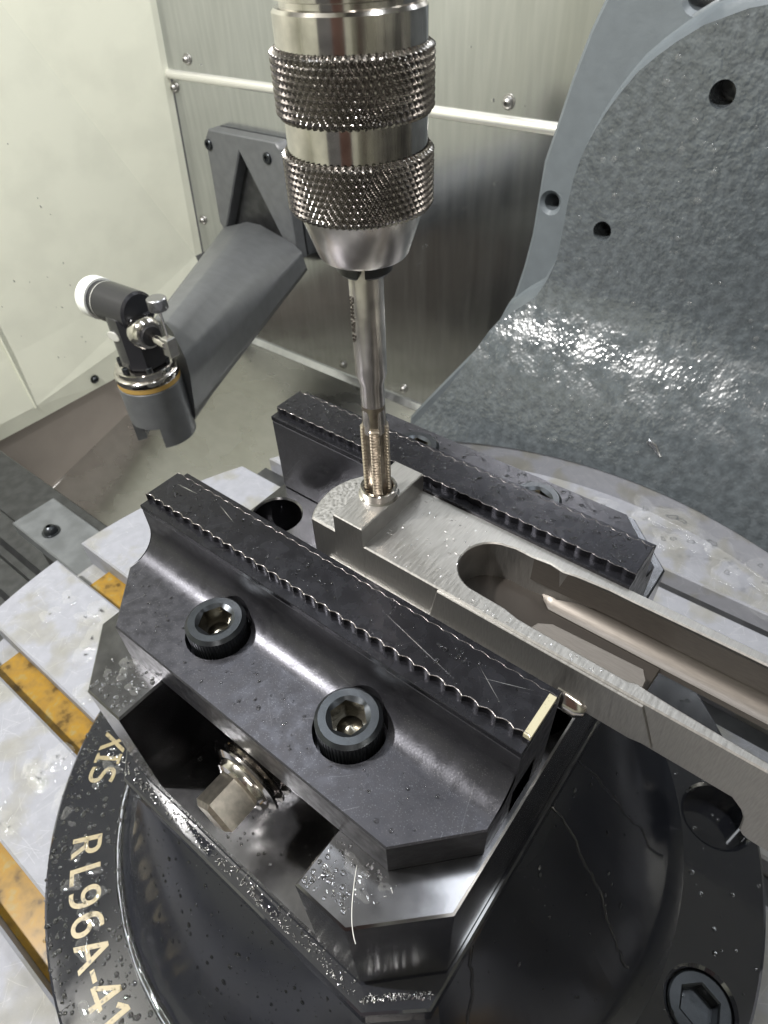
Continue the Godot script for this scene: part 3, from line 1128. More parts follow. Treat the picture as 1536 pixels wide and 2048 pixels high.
# one jaw, built facing +z and mirrored for the rear
func jaw(parent: Node3D, called: String, f: Transform3D, screws: Array) -> void:
	var j := Node3D.new()
	# the carrier is the part; its insert and screws are sub-parts of it
	var s := Shape.new()
	# upright wall
	box(s, Vector3(-50, -26.9, 14.55), Vector3(50, -3.3, 28.3), 0.25, f)
	# deck with its concave root, cut by the counterbores
	var zs: Array = [28.3]
	var hs: Array = [-8.8]
	for k in range(1, 9):
		var a := PI + PI / 2 * k / 8.0
		zs.append(36.0 + 7.7 * cos(a))
		hs.append(-8.3 - 7.7 - 7.7 * sin(a) * 1.0 - 7.7 + 0.0)
	zs = [28.3]
	hs = [-8.8]
	for k in range(1, 10):
		var a := deg_to_rad(90.0 * k / 9.0)
		zs.append(28.3 + 7.2 * (1.0 - cos(a)))
		hs.append(-16.0 + 7.2 * (1.0 - sin(a)))
	var plan := poly([[-50, 20], [50, 20], [50, 36.6], [38.0, 49.3], [-38.0, 49.3], [-50, 36.6]])
	var edge := inset(ccw(plan), 0.3)
	var bores: Array = []
	for p in screws:
		bores.append(circle(p.x, p.z, 7.35, 40))
	zs.append(60.0)
	hs.append(-16.0)
	for i in zs.size() - 1:
		for strip in Geometry2D.intersect_polygons(rect(-60, zs[i], 60, zs[i + 1]), edge):
			for piece in pieces_of(ccw(strip), bores):
				var ids := Geometry2D.triangulate_polygon(piece)
				for t in range(0, ids.size(), 3):
					var p: Array = []
					var q: Array = []
					for k in 3:
						var g: Vector2 = piece[ids[t + k]]
						var w := clampf((g.y - zs[i]) / (zs[i + 1] - zs[i]), 0, 1)
						p.append(f * Vector3(g.x, lerpf(hs[i], hs[i + 1], w), g.y))
						var c := clampf((g.y - 28.3) / 7.2, 0, 1)
						var ang := acos(1.0 - c)
						q.append((f.basis * Vector3(0, sin(ang), cos(ang))).normalized())
					s.tri_n(p[0], p[1], p[2], q[0], q[1], q[2])
	for b in bores:
		# counterbore wall, from the skin down
		var c: int = b.size()
		for k in c:
			var p0: Vector2 = b[k]
			var p1: Vector2 = b[(k + 1) % c]
			var out := Vector3(-(p0.x + p1.x - 2.0 * (b[0].x + b[c / 2].x) / 2.0), 0, -(p0.y + p1.y - 2.0 * (b[0].y + b[c / 2].y) / 2.0))
			s.quad(f * Vector3(p0.x, deck_y(p0.y), p0.y), f * Vector3(p1.x, deck_y(p1.y), p1.y), f * Vector3(p1.x, -21.5, p1.y), f * Vector3(p0.x, -21.5, p0.y), f.basis * out)
		cap(s, ccw(b), [], -21.5, f, 1.0)
	# sides of the deck
	var o := ccw(plan)
	band(s, o, -26.9, o, -16.3, f, 1.0, 5.0)
	band(s, o, -16.3, edge, -16.0, f, 1.0, 5.0)
	# end faces of the root
	for x in [-50.0, 50.0]:
		var prev := Vector3(x, -8.8, 28.3)
		for k in range(1, 10):
			var here := Vector3(x, hs[k], zs[k])
			s.tri(f * Vector3(x, -16.3, 28.3), f * prev, f * here, f.basis * Vector3(signf(x), 0, 0))
			prev = here
	var part := obj(called, s, M["blackened steel"], parent)
	# jaw insert: low ledges either side of a raised middle whose edges are bitten by round teeth
	s = Shape.new()
	box(s, Vector3(-50, -3.2, 14.4), Vector3(50, -1.7, 28.4), 0.12, f)
	var top := PackedVector2Array()
	var pitch := 3.35
	var steps := 240
	var near_crest: Array = []
	var far_crest: Array = []
	for k in steps + 1:
		var x := -50.0 + 100.0 * k / steps
		var wave := absf(sin(PI * (x + 50.0) / pitch))
		top.push_back(Vector2(x, 16.55 + 0.35 * (1.0 - wave)))
		far_crest.append(f * Vector3(x, -0.02, 16.6 + 0.35 * (1.0 - wave)))
	for k in steps + 1:
		var x := 50.0 - 100.0 * k / steps
		var wave := pow(absf(sin(PI * (x + 50.0) / pitch)), 0.8)
		top.push_back(Vector2(x, 26.2 - 0.65 * wave))
		near_crest.append(f * Vector3(x, -0.06 + 0.1 * (1.0 - wave), 26.17 - 0.65 * wave))
	slab(s, top, [], -1.72, 0.0, 0.12, 0.0, f)
	obj("jaw_insert", s, M["black jaw steel"], part)
	s = Shape.new()
	tube(s, near_crest, 0.12 if called == "front_jaw" else 0.05, 6)
	obj("serrated_edge", s, M["serration steel"], part)
	s = Shape.new()
	tube(s, far_crest, 0.05, 6)
	obj("serrated_edge", s, M["serration steel"], part)
	if called == "front_jaw":
		for c in [[Vector2(15, 20.0), Vector2(34, 24.2), 0.07], [Vector2(36.5, 19.5), Vector2(43, 23.5), 0.05], [Vector2(-33, 18.5), Vector2(-26, 20.5), 0.05], [Vector2(38, 21.2), Vector2(46.5, 18.0), 0.05], [Vector2(-47, 19.5), Vector2(-40, 19.0), 0.06]]:
			var sc := Shape.new()
			var d: Vector2 = (c[1] - c[0]).normalized().orthogonal() * c[2]
			slab(sc, PackedVector2Array([c[0], c[0].lerp(c[1], 0.5) + d, c[1], c[0].lerp(c[1], 0.5) - d]), [], -0.02, 0.012, 0.0, 0.0, f)
			obj("scratch", sc, M["bright chip"], part)
	for p in screws:
		var g := f * Transform3D(Basis(), Vector3(p.x, 0, p.z))
		var turn: float = 0.35 + p.x * 0.02
		var h := obj("socket_screw", hex_screw(6.5, -11.6, 9.0, 3.7, g, turn), M["black screw steel"], part)
		h.set_meta("label", "black socket head screw")
		obj("screw_socket", socket(3.7, -11.6, 4.6, g, turn), M["greased socket steel"], part)
	j.free()


func deck_y(z: float) -> float:
	var c := clampf((z - 28.3) / 7.2, 0, 1)
	return -16.0 + 7.2 * (1.0 - sin(acos(1.0 - c)))


func vise() -> void:
	var o := thing("machine_vise", "black steel vise with two serrated jaws bolted on the riser", "vise")
	var s := Shape.new()
	# floor of the body and its two flanks, with a channel for the screw open at both ends
	slab(s, octagon(51.2, 61.0, 13.4, 13.1), [], -69.6, -61.5, 0.0, 1.6)
	var whole := octagon(51.2, 61.0, 13.4, 13.1)
	var upper: Array = []
	for p in Geometry2D.clip_polygons(whole, rect(-26.1, 40, 26.1, 90)):
		for q in Geometry2D.clip_polygons(p, rect(-26.1, -90, 26.1, -40)):
			upper.append(q)
	for p in upper:
		slab(s, p, [circle(-43.2, -4.4, 6.9, 36), circle(43.2, 4.4, 6.9, 36)], -61.6, -27.05, 0.45, 0.0)
	obj("vise_body", s, M["polished dark steel"], o)
	for c in [circle(-43.2, -4.4, 7.2, 36), circle(43.2, 4.4, 7.2, 36)]:
		s = Shape.new()
		slab(s, c, [], -48.0, -46.0, 0.0, 0.0)
		obj("bore_floor", s, M["polished dark steel"], o)
	jaw(o, "front_jaw", Transform3D(), [Vector3(-18.2, 0, 36.3), Vector3(19.2, 0, 36.3)])
	jaw(o, "rear_jaw", Transform3D(Vector3(1, 0, 0), Vector3(0, 1, 0), Vector3(0, 0, -1), Vector3.ZERO), [Vector3(-18.5, 0, 37.0), Vector3(18.5, 0, 37.0)])
	s = Shape.new()
	slab(s, poly([[48.7, 16.9], [50.05, 16.9], [50.05, 25.9], [48.7, 25.9]]), [], -1.0, 0.03, 0.02, 0.0)
	var e := obj("reflection_end_edge", s, M["warm reflection edge"], o)  # warm reflection on the chamfer painted as a pale strip, dirt included
	e.set_meta("label", "end chamfer of the front jaw insert, pale with a painted warm reflection and dirt")
	# leadscrew: a threaded stub with a square end
	s = Shape.new()
	var p := PackedVector2Array([Vector2(6.0, -48)])
	var z := 36.0
	while z < 51.0:
		p.append_array(PackedVector2Array([Vector2(7.3, z), Vector2(8.9, z + 0.6), Vector2(8.9, z + 1.1), Vector2(7.3, z + 1.7)]))
		z += 2.0
	p.append_array(PackedVector2Array([Vector2(7.2, 52.2), Vector2(6.6, 53.2), Vector2(5.4, 53.6), Vector2(0, 53.0)]))
	var f := axis(Vector3(0.15, -38.6, 0), Vector3(0, 0, 1))
	lathe(s, p, 48, f, 20.0)
	obj("lead_screw", s, M["turned bright steel"], o)
	s = Shape.new()
	slab(s, circle(0, 0, 5.5, 4, deg_to_rad(87)), [], 52.0, 61.2, 0.9, 0.0, Transform3D(Vector3(1, 0, 0), Vector3(0, 0, 1), Vector3(0, 1, 0), Vector3(0.15, -38.6, 0)))
	obj("square_end", s, M["ground square steel"], o)
	# wall that carries the screw, at the back of the channel
	s = Shape.new()
	slab(s, rect(-25.9, -61.3, 25.9, -27.3), [circle(0.15, -38.6, 10.2, 40)], 38.5, 42.0, 0.4, 0.0, along_z())
	obj("screw_wall", s, M["polished dark steel"], o)
	s = Shape.new()
	lathe(s, PackedVector2Array([Vector2(3.4, -3), Vector2(3.4, 1.4), Vector2(2.4, 3.0), Vector2(0, 3.6)]), 20, axis(Vector3(50.6, -14.0, 6.5), Vector3(1, 0, 0)))
	obj("end_stop", s, M["turned bright steel"], o)


# ---------------------------------------------------------------- workpiece
func workpiece() -> void:
	var o := thing("workpiece", "milled bright steel bar with a raised block and a long slot, clamped in the vise", "workpiece")
	var s := Shape.new()
	var outer := poly([[-15.1, 7.6], [-16.3, 5.6], [-17.3, 3.0], [-17.9, 0.0], [-18.0, -2.5], [-17.6, -5.0], [-16.6, -7.7], [-15.2, -10.0], [-13.4, -12.0], [-11.2, -13.6], [-8.6, -14.7]])
	outer.append_array(poly([[150, -14.7], [150, -14.2]]))
	outer.append_array(poly([[150, -12.75], [67, -12.35], [52, -12.1], [47, -12.15], [40.5, -11.6], [37.5, -11.0], [34.5, -11.5], [30.5, -11.0], [26.5, -11.1]]))
	outer.append_array(arc(25.6, -3.5, 7.2, 262, 100, 16))
	outer.append_array(poly([[32.6, 3.9], [36, 4.6], [42, 4.8], [58.0, 5.1], [59.6, 4.5], [61.2, 4.75], [66, 5.15], [75, 5.6], [82, 5.9], [150, 6.2], [150, 7.6]]))
	slab(s, outer, [], -14.1, -2.47, 0.3, 0.0)
	obj("bar", s, M["milled bright steel"], o)
	# inside of the slot: a coved ledge along the far rail, a lower ledge along the near one, a floor at the closed end
	s = Shape.new()
	var rows: Array = []
	for k in 9:
		var a := deg_to_rad(90.0 * k / 8.0)
		var line: Array = []
		for x in [33.4, 34.2, 35.2, 37.0, 60.0, 100.0, 150.0]:
			var full := smoothstep(33.0, 37.0, x)
			line.append(Vector3(x, -12.6 + 3.6 * full * (1.0 - sin(a)), -12.1 + 3.6 * full * (1.0 - cos(a))))
		rows.append(line)
	skin(s, rows, Vector3(0, 1, 1))
	s.quad(Vector3(37, -12.6, -8.5), Vector3(150, -12.6, -8.5), Vector3(150, -14.05, -8.4), Vector3(37, -14.05, -8.4), Vector3(0, 0.2, 1))
	obj("rail_cove", s, M["shaded rail steel"], o)
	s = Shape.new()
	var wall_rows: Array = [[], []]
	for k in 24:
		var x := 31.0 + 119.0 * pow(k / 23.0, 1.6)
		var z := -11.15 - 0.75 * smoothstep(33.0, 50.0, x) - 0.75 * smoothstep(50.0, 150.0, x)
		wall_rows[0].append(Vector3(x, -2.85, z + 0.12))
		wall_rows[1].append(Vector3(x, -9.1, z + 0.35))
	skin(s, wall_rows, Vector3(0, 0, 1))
	obj("rail_wall_shade", s, M["shaded rail steel"], o)  # thin added skin that carries the shade of the far wall
	s = Shape.new()
	slab(s, poly([[37, 4.85], [38.5, 0.6], [41, -0.9], [59.2, -1.6], [60.5, 0.5], [60.6, 3.2], [58.6, 4.95]]), [], -14.0, -6.1, 0.25, 0.0)
	obj("near_ledge", s, M["shaded rail steel"], o)
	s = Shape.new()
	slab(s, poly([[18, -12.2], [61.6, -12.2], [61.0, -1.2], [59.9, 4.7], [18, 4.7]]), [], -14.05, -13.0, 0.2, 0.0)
	obj("slot_floor", s, M["shaded slot steel"], o)
	# proud strip on the near face that runs out at its left end, and the hook further right
	s = Shape.new()
	slab(s, poly([[19.4, -3.1], [62, -3.1], [66, -13.0], [62, -14.1], [17.4, -14.1], [18.3, -9.0]]), [], 7.55, 8.05, 0.12, 0.0, along_z())
	slab(s, poly([[79.6, -13.9], [80.9, -15.2], [82.4, -16.6], [83.3, -18.4], [83.7, -20.6], [84.0, -22.6], [84.9, -23.6], [86.4, -24.0], [150, -25.0], [150, -13.9]]), [], 4.6, 7.52, 0.25, 0.0, along_z())
	obj("near_face", s, M["milled bright steel"], o)
	# stock left below, held by the jaws
	s = Shape.new()
	box(s, Vector3(-12, -25, -14.2), Vector3(46, -14.2, 14.2), 0.2)
	obj("clamped_stock", s, M["milled bright steel"], o)
	# raised block with the hole that is being tapped
	s = Shape.new()
	slab(s, poly([[-8.0, -14.6], [0.0, -14.6], [0.0, 7.64], [-8.0, 7.64]]), [circle(-4.2, -3.6, 3.2, 32)], -13.9, 2.68, 0.22, 0.0)
	obj("raised_block", s, M["milled bright steel"], o)
	s = Shape.new()
	lathe(s, PackedVector2Array([Vector2(4.6, 2.66), Vector2(4.15, 3.0), Vector2(4.1, 4.75), Vector2(3.9, 5.0), Vector2(3.35, 5.0), Vector2(3.15, 4.7), Vector2(3.15, -2.0), Vector2(0, -2.2)]), 40, Transform3D(Basis(), Vector3(-4.2, 0, -3.6)))
	obj("collar", s, M["turned bright steel"], o)
	# nose top with its pits
	s = Shape.new()
	var nose := poly([[-8.2, 7.2], [-14.9, 7.2], [-15.9, 5.4], [-16.9, 2.9], [-17.5, 0.0], [-17.6, -2.5], [-17.2, -4.9], [-16.2, -7.5], [-14.9, -9.7], [-13.1, -11.6], [-11.0, -13.2], [-8.2, -14.3]])
	slab(s, nose, [], -2.6, -2.4, 0.05, 0.0)
	obj("pitted_nose", s, M["pitted bright steel"], o)


# ---------------------------------------------------------------- chuck and tap
func knurl(r: float, y0: float, y1: float, f: Transform3D) -> Shape:
	var s := Shape.new()
	var round_count := 66
	var per := 6
	var around := round_count * per
	var q := 1.72
	var rows_count := int((y1 - y0) / q * per * 2.0)
	var pts: Array = []
	for i in rows_count + 1:
		var y := lerpf(y0, y1, float(i) / rows_count)
		var fade := clampf(minf(y - y0, y1 - y) / 0.55, 0.0, 1.0)
		var line := PackedVector3Array()
		for k in around + 1:
			var u := float(k % around) / per
			var w := (y - y0) / q
			var a := absf(fposmod(u + w, 1.0) * 2.0 - 1.0)
			var b := absf(fposmod(u - w, 1.0) * 2.0 - 1.0)
			var h := minf(minf(a, b) * 1.0, 0.8) * 0.8
			var rr := r - 0.62 + h * 1.0 - (1.0 - fade) * 0.55
			var ang := TAU * k / around
			line.push_back(f * Vector3(rr * cos(ang), y, rr * sin(ang)))
		pts.append(line)
	for i in rows_count:
		var r0: PackedVector3Array = pts[i]
		var r1: PackedVector3Array = pts[i + 1]
		for k in around:
			var ang := TAU * (k + 0.5) / around
			s.quad(r0[k], r0[k + 1], r1[k + 1], r1[k], Vector3(cos(ang), 0, sin(ang)))
	lathe(s, PackedVector2Array([Vector2(r - 2.0, y0), Vector2(r - 1.02, y0)]), 60, f)
	lathe(s, PackedVector2Array([Vector2(r - 1.02, y1), Vector2(r - 2.0, y1)]), 60, f)
	return s


func chuck() -> void:
	var o := thing("tap_chuck", "knurled bright steel tapping chuck hanging from the spindle", "tool chuck")
	var f := Transform3D(Basis(), Vector3(-4.3, 0, -3.5))
	var s := Shape.new()
	lathe(s, PackedVector2Array([Vector2(10.3, 84.0), Vector2(10.3, 88.2), Vector2(9.9, 88.6), Vector2(9.2, 88.7), Vector2(9.2, 89.3), Vector2(10.0, 89.5), Vector2(10.0, 170), Vector2(26, 176), Vector2(26, 240), Vector2(0, 240)]), 96, f)
	obj("upper_body", s, M["turned bright steel"], o)
	obj("knurled_ring", knurl(11.25, 76.2, 84.5, f), M["knurled steel"], o)
	s = Shape.new()
	lathe(s, PackedVector2Array([Vector2(10.32, 71.8), Vector2(10.32, 76.4)]), 96, f)
	obj("middle_body", s, M["turned bright steel"], o)
	obj("knurled_ring", knurl(11.25, 63.6, 72.1, f), M["knurled steel"], o)
	s = Shape.new()
	lathe(s, PackedVector2Array([Vector2(9.9, 63.9), Vector2(9.75, 63.2), Vector2(7.5, 56.6), Vector2(7.1, 56.1), Vector2(6.3, 55.9), Vector2(4.9, 55.9), Vector2(4.9, 58)]), 96, f)
	obj("nose_cone", s, M["ground shank steel"], o)
	for k in 4:
		s = Shape.new()
		var a0 := deg_to_rad(49.0 + 12.0 + 90.0 * k)
		var seg := PackedVector2Array()
		for q in 9:
			seg.push_back(Vector2.from_angle(a0 + deg_to_rad(4.0 + 76.0 * q / 8.0)) * 4.75)
		for q in 9:
			seg.push_back(Vector2.from_angle(a0 + deg_to_rad(80.0 - 76.0 * q / 8.0)) * 3.15)
		slab(s, seg, [], 53.2, 57.5, 0.0, 0.45, f)
		obj("collet_jaw", s, M["black collet rubber"], o)


func tap() -> void:
	var o := thing("thread_tap", "bronze toned thread tap held in the chuck above the collar", "tap")
	var f := Transform3D(Basis(), Vector3(-4.3, 0, -3.5))
	var s := Shape.new()
	lathe(s, PackedVector2Array([Vector2(2.34, 20), Vector2(2.34, 31.3), Vector2(2.98, 33.4), Vector2(3.02, 57.0)]), 64, f)
	obj("shank", s, M["ground shank steel"], o)
	# fluted and threaded length
	s = Shape.new()
	var around := 120
	var rows: Array = []
	var n := 260
	for i in n + 1:
		var y := lerpf(1.2, 26.5, float(i) / n)
		var line: Array = []
		for k in around + 1:
			var a := TAU * k / around
			var d := fposmod(a - deg_to_rad(52.0) + PI / 4, PI / 2) - PI / 4
			var land := deg_to_rad(18.0)
			var t := clampf((absf(d) - land) / (PI / 4 - land), 0.0, 1.0)
			var threaded := clampf((21.8 - y) / 0.6, 0.0, 1.0)
			var ph := fposmod(y / 0.8 + a / TAU, 1.0)
			var crest := lerpf(2.36, 2.98 - 0.42 * absf(ph * 2.0 - 1.0) - clampf((4.0 - y) / 4.0, 0, 1) * 0.3, threaded)
			var deep := lerpf(2.05, 2.36, smoothstep(22.0, 26.3, y))
			var rr := lerpf(crest, minf(deep, crest), smoothstep(0.0, 0.55, t))
			line.append(Vector3(-4.3 + rr * cos(a), y, -3.5 + rr * sin(a)))
		rows.append(line)
	for i in n:
		for k in around:
			var ang := TAU * (k + 0.5) / around
			s.quad(rows[i][k], rows[i][k + 1], rows[i + 1][k + 1], rows[i + 1][k], Vector3(cos(ang), 0, sin(ang)))
	obj("threads", s, M["bronzed tool steel"], o)
	# marking along the shank
	var font := SystemFont.new()
	font.font_names = PackedStringArray(["Droid Serif"])
	font.font_italic = true
	var t := TextMesh.new()
	t.text = "Thread Kits Co."
	t.font = font
	t.font_size = 64
	t.pixel_size = 0.01
	t.depth = 0.16
	var m := MeshInstance3D.new()
	m.name = "marking"
	m.mesh = t
	m.material_override = M["engraved ink"]
	o.add_child(m, true)
	var a := deg_to_rad(101.0)
	var out := Vector3(cos(a), 0, sin(a))
	m.transform = Transform3D(Basis(Vector3.DOWN, out.cross(Vector3.DOWN), out).scaled(Vector3.ONE * 0.0019), (Vector3(-4.3, 45.0, -3.5) + out * 3.0 - out.cross(Vector3.DOWN) * 0.45) * MM)


# ---------------------------------------------------------------- coolant and chips
func coolant() -> void:
	for z in [[-2.4, 11.8, 0], [52.5, 65.5, 1], [101.0, 114.5, 2], [-56.0, -42.0, 3], [-110.0, -96.0, 4], [-162.0, -150.0, 5]]:
		var s := Shape.new()
		var mid: float = (z[0] + z[1]) * 0.5
		var half := sqrt(213.0 * 213.0 - mid * mid) + 4.0
		var left := -half + (26.0 if z[2] < 2 else 6.0)
		box(s, Vector3(left, -156.9, z[0] + 0.1), Vector3(half, -151.0, z[1] - 0.1), 0.0)
		var yellow: bool = z[2] < 3
		var o := obj("slot_coolant" if yellow else "slot_liquid", s, M["slot coolant"] if yellow else M["dark cover steel"])
		o.set_meta("kind", "structure")
		o.set_meta("label", "yellow coolant and sludge lying in a table slot" if yellow else "dark wet bottom of a table slot")
	droplets()
	# the bead of coolant round the foot of the pedestal
	var bead: Array = []
	for k in 40:
		var a := deg_to_rad(lerpf(158, 80, k / 39.0))
		bead.append(Vector3(95.6 * cos(a), -126.7 + 0.2 * sin(k * 1.7), 95.6 * sin(a)))
	var wet := Shape.new()
	tube(wet, bead, 1.5, 10)
	var wo := obj("coolant_bead", wet, M["water"])
	wo.set_meta("kind", "stuff")
	wo.set_meta("label", "clear bead of coolant lying along the foot of the black pedestal")
	# shallow puddles on the table, the lugs and the flange
	var pr := RandomNumberGenerator.new()
	pr.seed = 9
	var pool := Shape.new()
	var spots: Array = []
	for k in 26:
		spots.append([Vector3(pr.randf_range(-10, 120), -140.99, pr.randf_range(-205, -165)), pr.randf_range(3.0, 10.0)])
	for k in 16:
		spots.append([Vector3(pr.randf_range(-200, -110), -140.99, pr.randf_range(14, 50)), pr.randf_range(2.0, 6.0)])
	for k in 14:
		spots.append([Vector3(pr.randf_range(-120, -90), -140.99, pr.randf_range(68, 98)), pr.randf_range(2.0, 5.0)])
	for k in 18:
		var a := deg_to_rad(pr.randf_range(96, 160))
		var rad := pr.randf_range(99, 116)
		spots.append([Vector3(rad * cos(a), -126.99, rad * sin(a)), pr.randf_range(0.9, 2.6)])
	for k in 8:
		var sx := -1.0 if k % 2 == 0 else 1.0
		spots.append([Vector3(sx * pr.randf_range(29, 40), -27.04, pr.randf_range(51, 58)), pr.randf_range(0.8, 1.8)])
	for spot in spots:
		var here: Vector3 = spot[0]
		var size: float = spot[1]
		if here.y < -140 and Vector2(here.x - 4, here.z - 1).length() + size > 210.0:
			continue
		var ph := [pr.randf() * TAU, pr.randf() * TAU, pr.randf() * TAU]
		var rows: Array = []
		for i in 6:
			var q := i / 5.0
			var line: Array = []
			for k in 37:
				var a := TAU * k / 36.0
				var rr := size * (1.0 + 0.3 * sin(2.0 * a + ph[0]) + 0.16 * sin(3.0 * a + ph[1]) + 0.09 * sin(5.0 * a + ph[2])) * sin(q * PI / 2)
				line.append(here + Vector3(rr * cos(a) * 1.25, minf(0.7, size * 0.14) * cos(q * PI / 2), rr * sin(a)))
			rows.append(line)
		skin(pool, rows, Vector3.UP)
	var po := obj("coolant_puddles", pool, M["water film"])
	po.set_meta("kind", "stuff")
	po.set_meta("label", "shallow clear coolant puddles lying on the table, flange and vise lugs")
	# rivulets running down the riser
	for k in 3:
		var path: Array = []
		var rr := RandomNumberGenerator.new()
		rr.seed = 30 + k
		var plate := octagon(52.4, 65.2, 11.2, 9.6)
		var a: float = [-0.34, -0.05, 0.62][k]
		for i in 30:
			var t := i / 29.0 * 0.84
			a += rr.randf_range(-0.008, 0.018)
			path.append(pedestal_point(a, t, plate))
		var s := Shape.new()
		tube(s, path, 0.42, 8)
		var o := obj("coolant_rivulet", s, M["water"])
		o.set_meta("kind", "stuff")
		o.set_meta("label", "thin rivulet of coolant running down the black riser")
	# loose bits: a fibre on the right lug, a chip stuck to the casting, scratches across the front insert
	var fibre := Shape.new()
	var curve: Array = []
	for i in 13:
		var t := i / 12.0
		curve.append(Vector3(33.0 + 7.5 * t, -26.95 + 0.1 * sin(t * 9.0), 52.0 + 8.0 * t + 2.0 * sin(t * 2.4)))
	tube(fibre, curve, 0.07, 6)
	tag(obj("fibre", fibre, M["label grey"]), "fine pale curved fibre lying on the right lug of the vise", "fibre")
	var chip := Shape.new()
	slab(chip, poly([[-6, -1.2], [-1, -2.4], [6, -0.6], [5, 0.8], [0, 0.6], [-5, 1.6]]), [], 0.0, 1.4, 0.5, 0.0, Transform3D(Basis(Vector3(0.80, -0.58, 0.12), Vector3(0.0, 0.3, 0.95), Vector3(-0.6, -0.76, 0.24)), Vector3(3, -128, -230)))
	tag(obj("swarf_chip", chip, M["bright chip"]), "curled pale metal chip stuck to the lower part of the grey casting", "metal chip")


func dome(r: float) -> Shape:
	var s := Shape.new()
	var p := PackedVector2Array()
	for k in 6:
		var a := deg_to_rad(18.0 * k)
		p.push_back(Vector2(cos(a) * r, sin(a) * r * 0.62))
	lathe(s, p, 12)
	return s


func scatter(called: String, label: String, s: Shape, m: Material, places: Array) -> void:
	var mm := MultiMesh.new()
	mm.transform_format = MultiMesh.TRANSFORM_3D
	mm.mesh = s.mesh()
	mm.instance_count = places.size()
	for i in places.size():
		mm.set_instance_transform(i, places[i])
	var o := MultiMeshInstance3D.new()
	o.name = numbered(called)
	o.multimesh = mm
	o.material_override = m
	add_child(o)
	o.set_meta("kind", "stuff")
	o.set_meta("label", label)


func drop_at(p: Vector3, up: Vector3, size: float, r: RandomNumberGenerator) -> Transform3D:
	var b := axis(Vector3.ZERO, up).basis.rotated(up.normalized(), r.randf() * TAU)
	var k := size * r.randf_range(0.8, 1.3)
	return Transform3D(Basis(b.x * size, b.y * size * 0.8, b.z * k), p * MM)


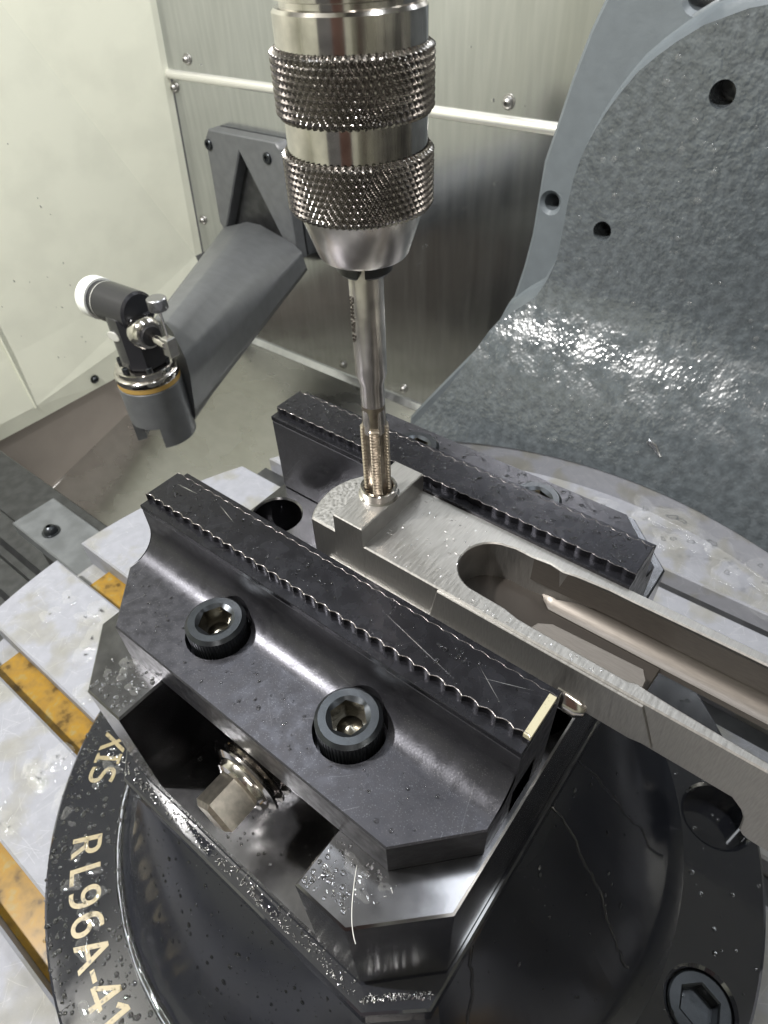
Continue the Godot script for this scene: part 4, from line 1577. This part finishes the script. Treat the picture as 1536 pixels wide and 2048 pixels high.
func droplets() -> void:
	var r := RandomNumberGenerator.new()
	r.seed = 77
	var drops: Array = []
	# flange ring
	for i in 900:
		var a := deg_to_rad(r.randf_range(86, 165))
		var rad := r.randf_range(96, 119) if r.randf() < 0.6 else r.randf_range(113, 119)
		drops.append(drop_at(Vector3(rad * cos(a), -127.0, rad * sin(a)), Vector3.UP, pow(r.randf(), 4.0) * 0.75 + 0.2, r))
	for i in 120:
		var a := deg_to_rad(r.randf_range(-70, 40))
		var rad := r.randf_range(97, 118)
		drops.append(drop_at(Vector3(rad * cos(a), -127.0, rad * sin(a)), Vector3.UP, pow(r.randf(), 3.0) * 0.8 + 0.2, r))
	# pedestal
	var plate := octagon(52.4, 65.2, 11.2, 9.6)
	for i in 900:
		var a := deg_to_rad(r.randf_range(60, 165) if i < 700 else r.randf_range(-60, 60))
		var t := r.randf_range(0.05, 0.84)
		var p := pedestal_point(a, t, plate)
		var du := pedestal_point(a + 0.01, t, plate) - p
		var dv := pedestal_point(a, t + 0.01, plate) - p
		var up := du.cross(dv).normalized()
		if up.y < 0.0:
			up = -up
		drops.append(drop_at(p, up, pow(r.randf(), 4.0) * 0.55 + 0.14, r))
	var pale_drops: Array = []
	# table
	for i in 700:
		var p := Vector2(r.randf_range(-210, 120), r.randf_range(-210, 200))
		if p.length() > 205 or p.length() < 121:
			continue
		var free := true
		for z in [4.7, 59.0, 107.7, -49.0, -103.0, -156.0]:
			if absf(p.y - z) < 8.5:
				free = false
		if free:
			pale_drops.append(drop_at(Vector3(p.x, -141.0, p.y), Vector3.UP, pow(r.randf(), 3.0) * 1.1 + 0.25, r))
	# jaws, lugs
	for i in 500:
		var x := r.randf_range(-48, 48)
		var z := r.randf_range(36.5, 47) if i % 2 == 0 else r.randf_range(17.8, 25.0)
		if z > 36 and (Vector2(x + 18.2, z - 36.3).length() < 8 or Vector2(x - 19.2, z - 36.3).length() < 8):
			continue
		if absf(x) + z > 85:
			continue
		drops.append(drop_at(Vector3(x, -16.0 if z > 36 else 0.0, z), Vector3.UP, pow(r.randf(), 4.0) * 0.4 + 0.07, r))
	for i in 700:
		drops.append(drop_at(Vector3(r.randf_range(-49, 49), 0.0, -r.randf_range(17.8, 25.0)), Vector3.UP, pow(r.randf(), 3.0) * 0.4 + 0.1, r))
	for i in 260:
		var sx := -1.0 if i % 2 == 0 else 1.0
		drops.append(drop_at(Vector3(sx * r.randf_range(27, 38.5), -27.05, r.randf_range(49.8, 60)), Vector3.UP, pow(r.randf(), 3.0) * 0.5 + 0.1, r))
	for i in 120:
		drops.append(drop_at(Vector3(r.randf_range(-25, 25), -61.5, r.randf_range(42, 60)), Vector3.UP, pow(r.randf(), 3.0) * 0.5 + 0.12, r))
	# rear decks and channel bridge
	for i in 160:
		drops.append(drop_at(Vector3(r.randf_range(-38, 38), -16.0, -r.randf_range(44, 48.5)), Vector3.UP, pow(r.randf(), 3.0) * 0.5 + 0.12, r))
	# casting
	for i in 260:
		var y := r.randf_range(-150, 62)
		var x := ridge_x(y) + r.randf_range(3, 150)
		if Vector2(x + 21, y - 31).length() < 10 or Vector2(x + 61.5, y + 34).length() < 9:
			continue
		var slope := (face_z(y + 3.0) - face_z(y - 3.0)) / 6.0
		pale_drops.append(drop_at(Vector3(x, y, face_z(y)), Vector3(0, -slope, 1), pow(r.randf(), 3.0) * 1.4 + 0.4, r))
	scatter("coolant_droplets", "clear coolant droplets sprinkled over the vise and riser", dome(1.0), M["water"], drops)
	scatter("coolant_spray", "fine coolant spray on the table and the grey casting", dome(1.0), M["water film"], pale_drops)
	# chips: gritty swarf along the wet edge between body and riser, loose slivers elsewhere
	var chips: Array = []
	for i in 700:
		var t := r.randf()
		var p: Vector3
		if i < 420:
			p = Vector3(lerpf(-52, 38, t), -69.6, 62.4 + r.randf_range(-1.2, 1.6))
		elif i < 560:
			p = Vector3(39.6 + t * 11.5, -69.6, 63.4 - t * 9.6 + r.randf_range(-1.4, 0.2))
		else:
			p = Vector3(r.randf_range(-46, 46), -26.95, r.randf_range(50, 60))
			if absf(p.x) < 27 or absf(p.x) + p.z > 95:
				continue
		var d := Vector3(r.randf_range(-1, 1), r.randf_range(-0.3, 0.8), r.randf_range(-1, 1)).normalized()
		var b := axis(Vector3.ZERO, d).basis
		var k := r.randf_range(0.1, 0.28)
		chips.append(Transform3D(Basis(b.x * k, b.y * k * r.randf_range(1.0, 4.0), b.z * k * 0.5), (p + Vector3(0, 0.15, 0)) * MM))
	for i in 110:
		var p := Vector3(r.randf_range(1.0, 19.0), -2.44, r.randf_range(-13.5, 6.8))
		if i > 70:
			p = Vector3(r.randf_range(24, 60), -2.44, r.randf_range(5.6, 7.2))
		var k := r.randf_range(0.08, 0.3)
		var d := Vector3(r.randf_range(-1, 1), 0.1, r.randf_range(-1, 1)).normalized()
		var b := axis(Vector3.ZERO, d).basis
		chips.append(Transform3D(Basis(b.x * k * 0.5, b.y * k * r.randf_range(1.0, 3.0), b.z * k * 0.4), p * MM))
	for i in 60:
		var p := Vector3(-598.5, r.randf_range(-270, 20), r.randf_range(-260, -60))
		p.x = lerpf(-599.6, -613.5, clampf((p.y + 288.0) / 340.0, 0, 1)) + 1.0
		var k := r.randf_range(0.5, 1.5)
		chips.append(Transform3D(Basis(Vector3(0.3, 0, 0) * k, Vector3(0, 1, 0.4) * k * r.randf_range(0.8, 2.2), Vector3(0, -0.4, 1) * k * 0.6), p * MM))
	for i in 40:
		var p := Vector3(r.randf_range(-560, -120), r.randf_range(-280, 30), -399.0)
		var k := r.randf_range(0.4, 1.3)
		chips.append(Transform3D(Basis(Vector3(1, 0.3, 0) * k, Vector3(-0.3, 1, 0) * k * r.randf_range(0.8, 2.2), Vector3(0, 0, 0.4) * k), p * MM))
	var c := Shape.new()
	box(c, Vector3(-0.5, -0.5, -0.5), Vector3(0.5, 0.5, 0.5), 0.12)
	scatter("metal_chips", "bright metal chips and grit lying along the foot of the vise", c, M["bright chip"], chips)
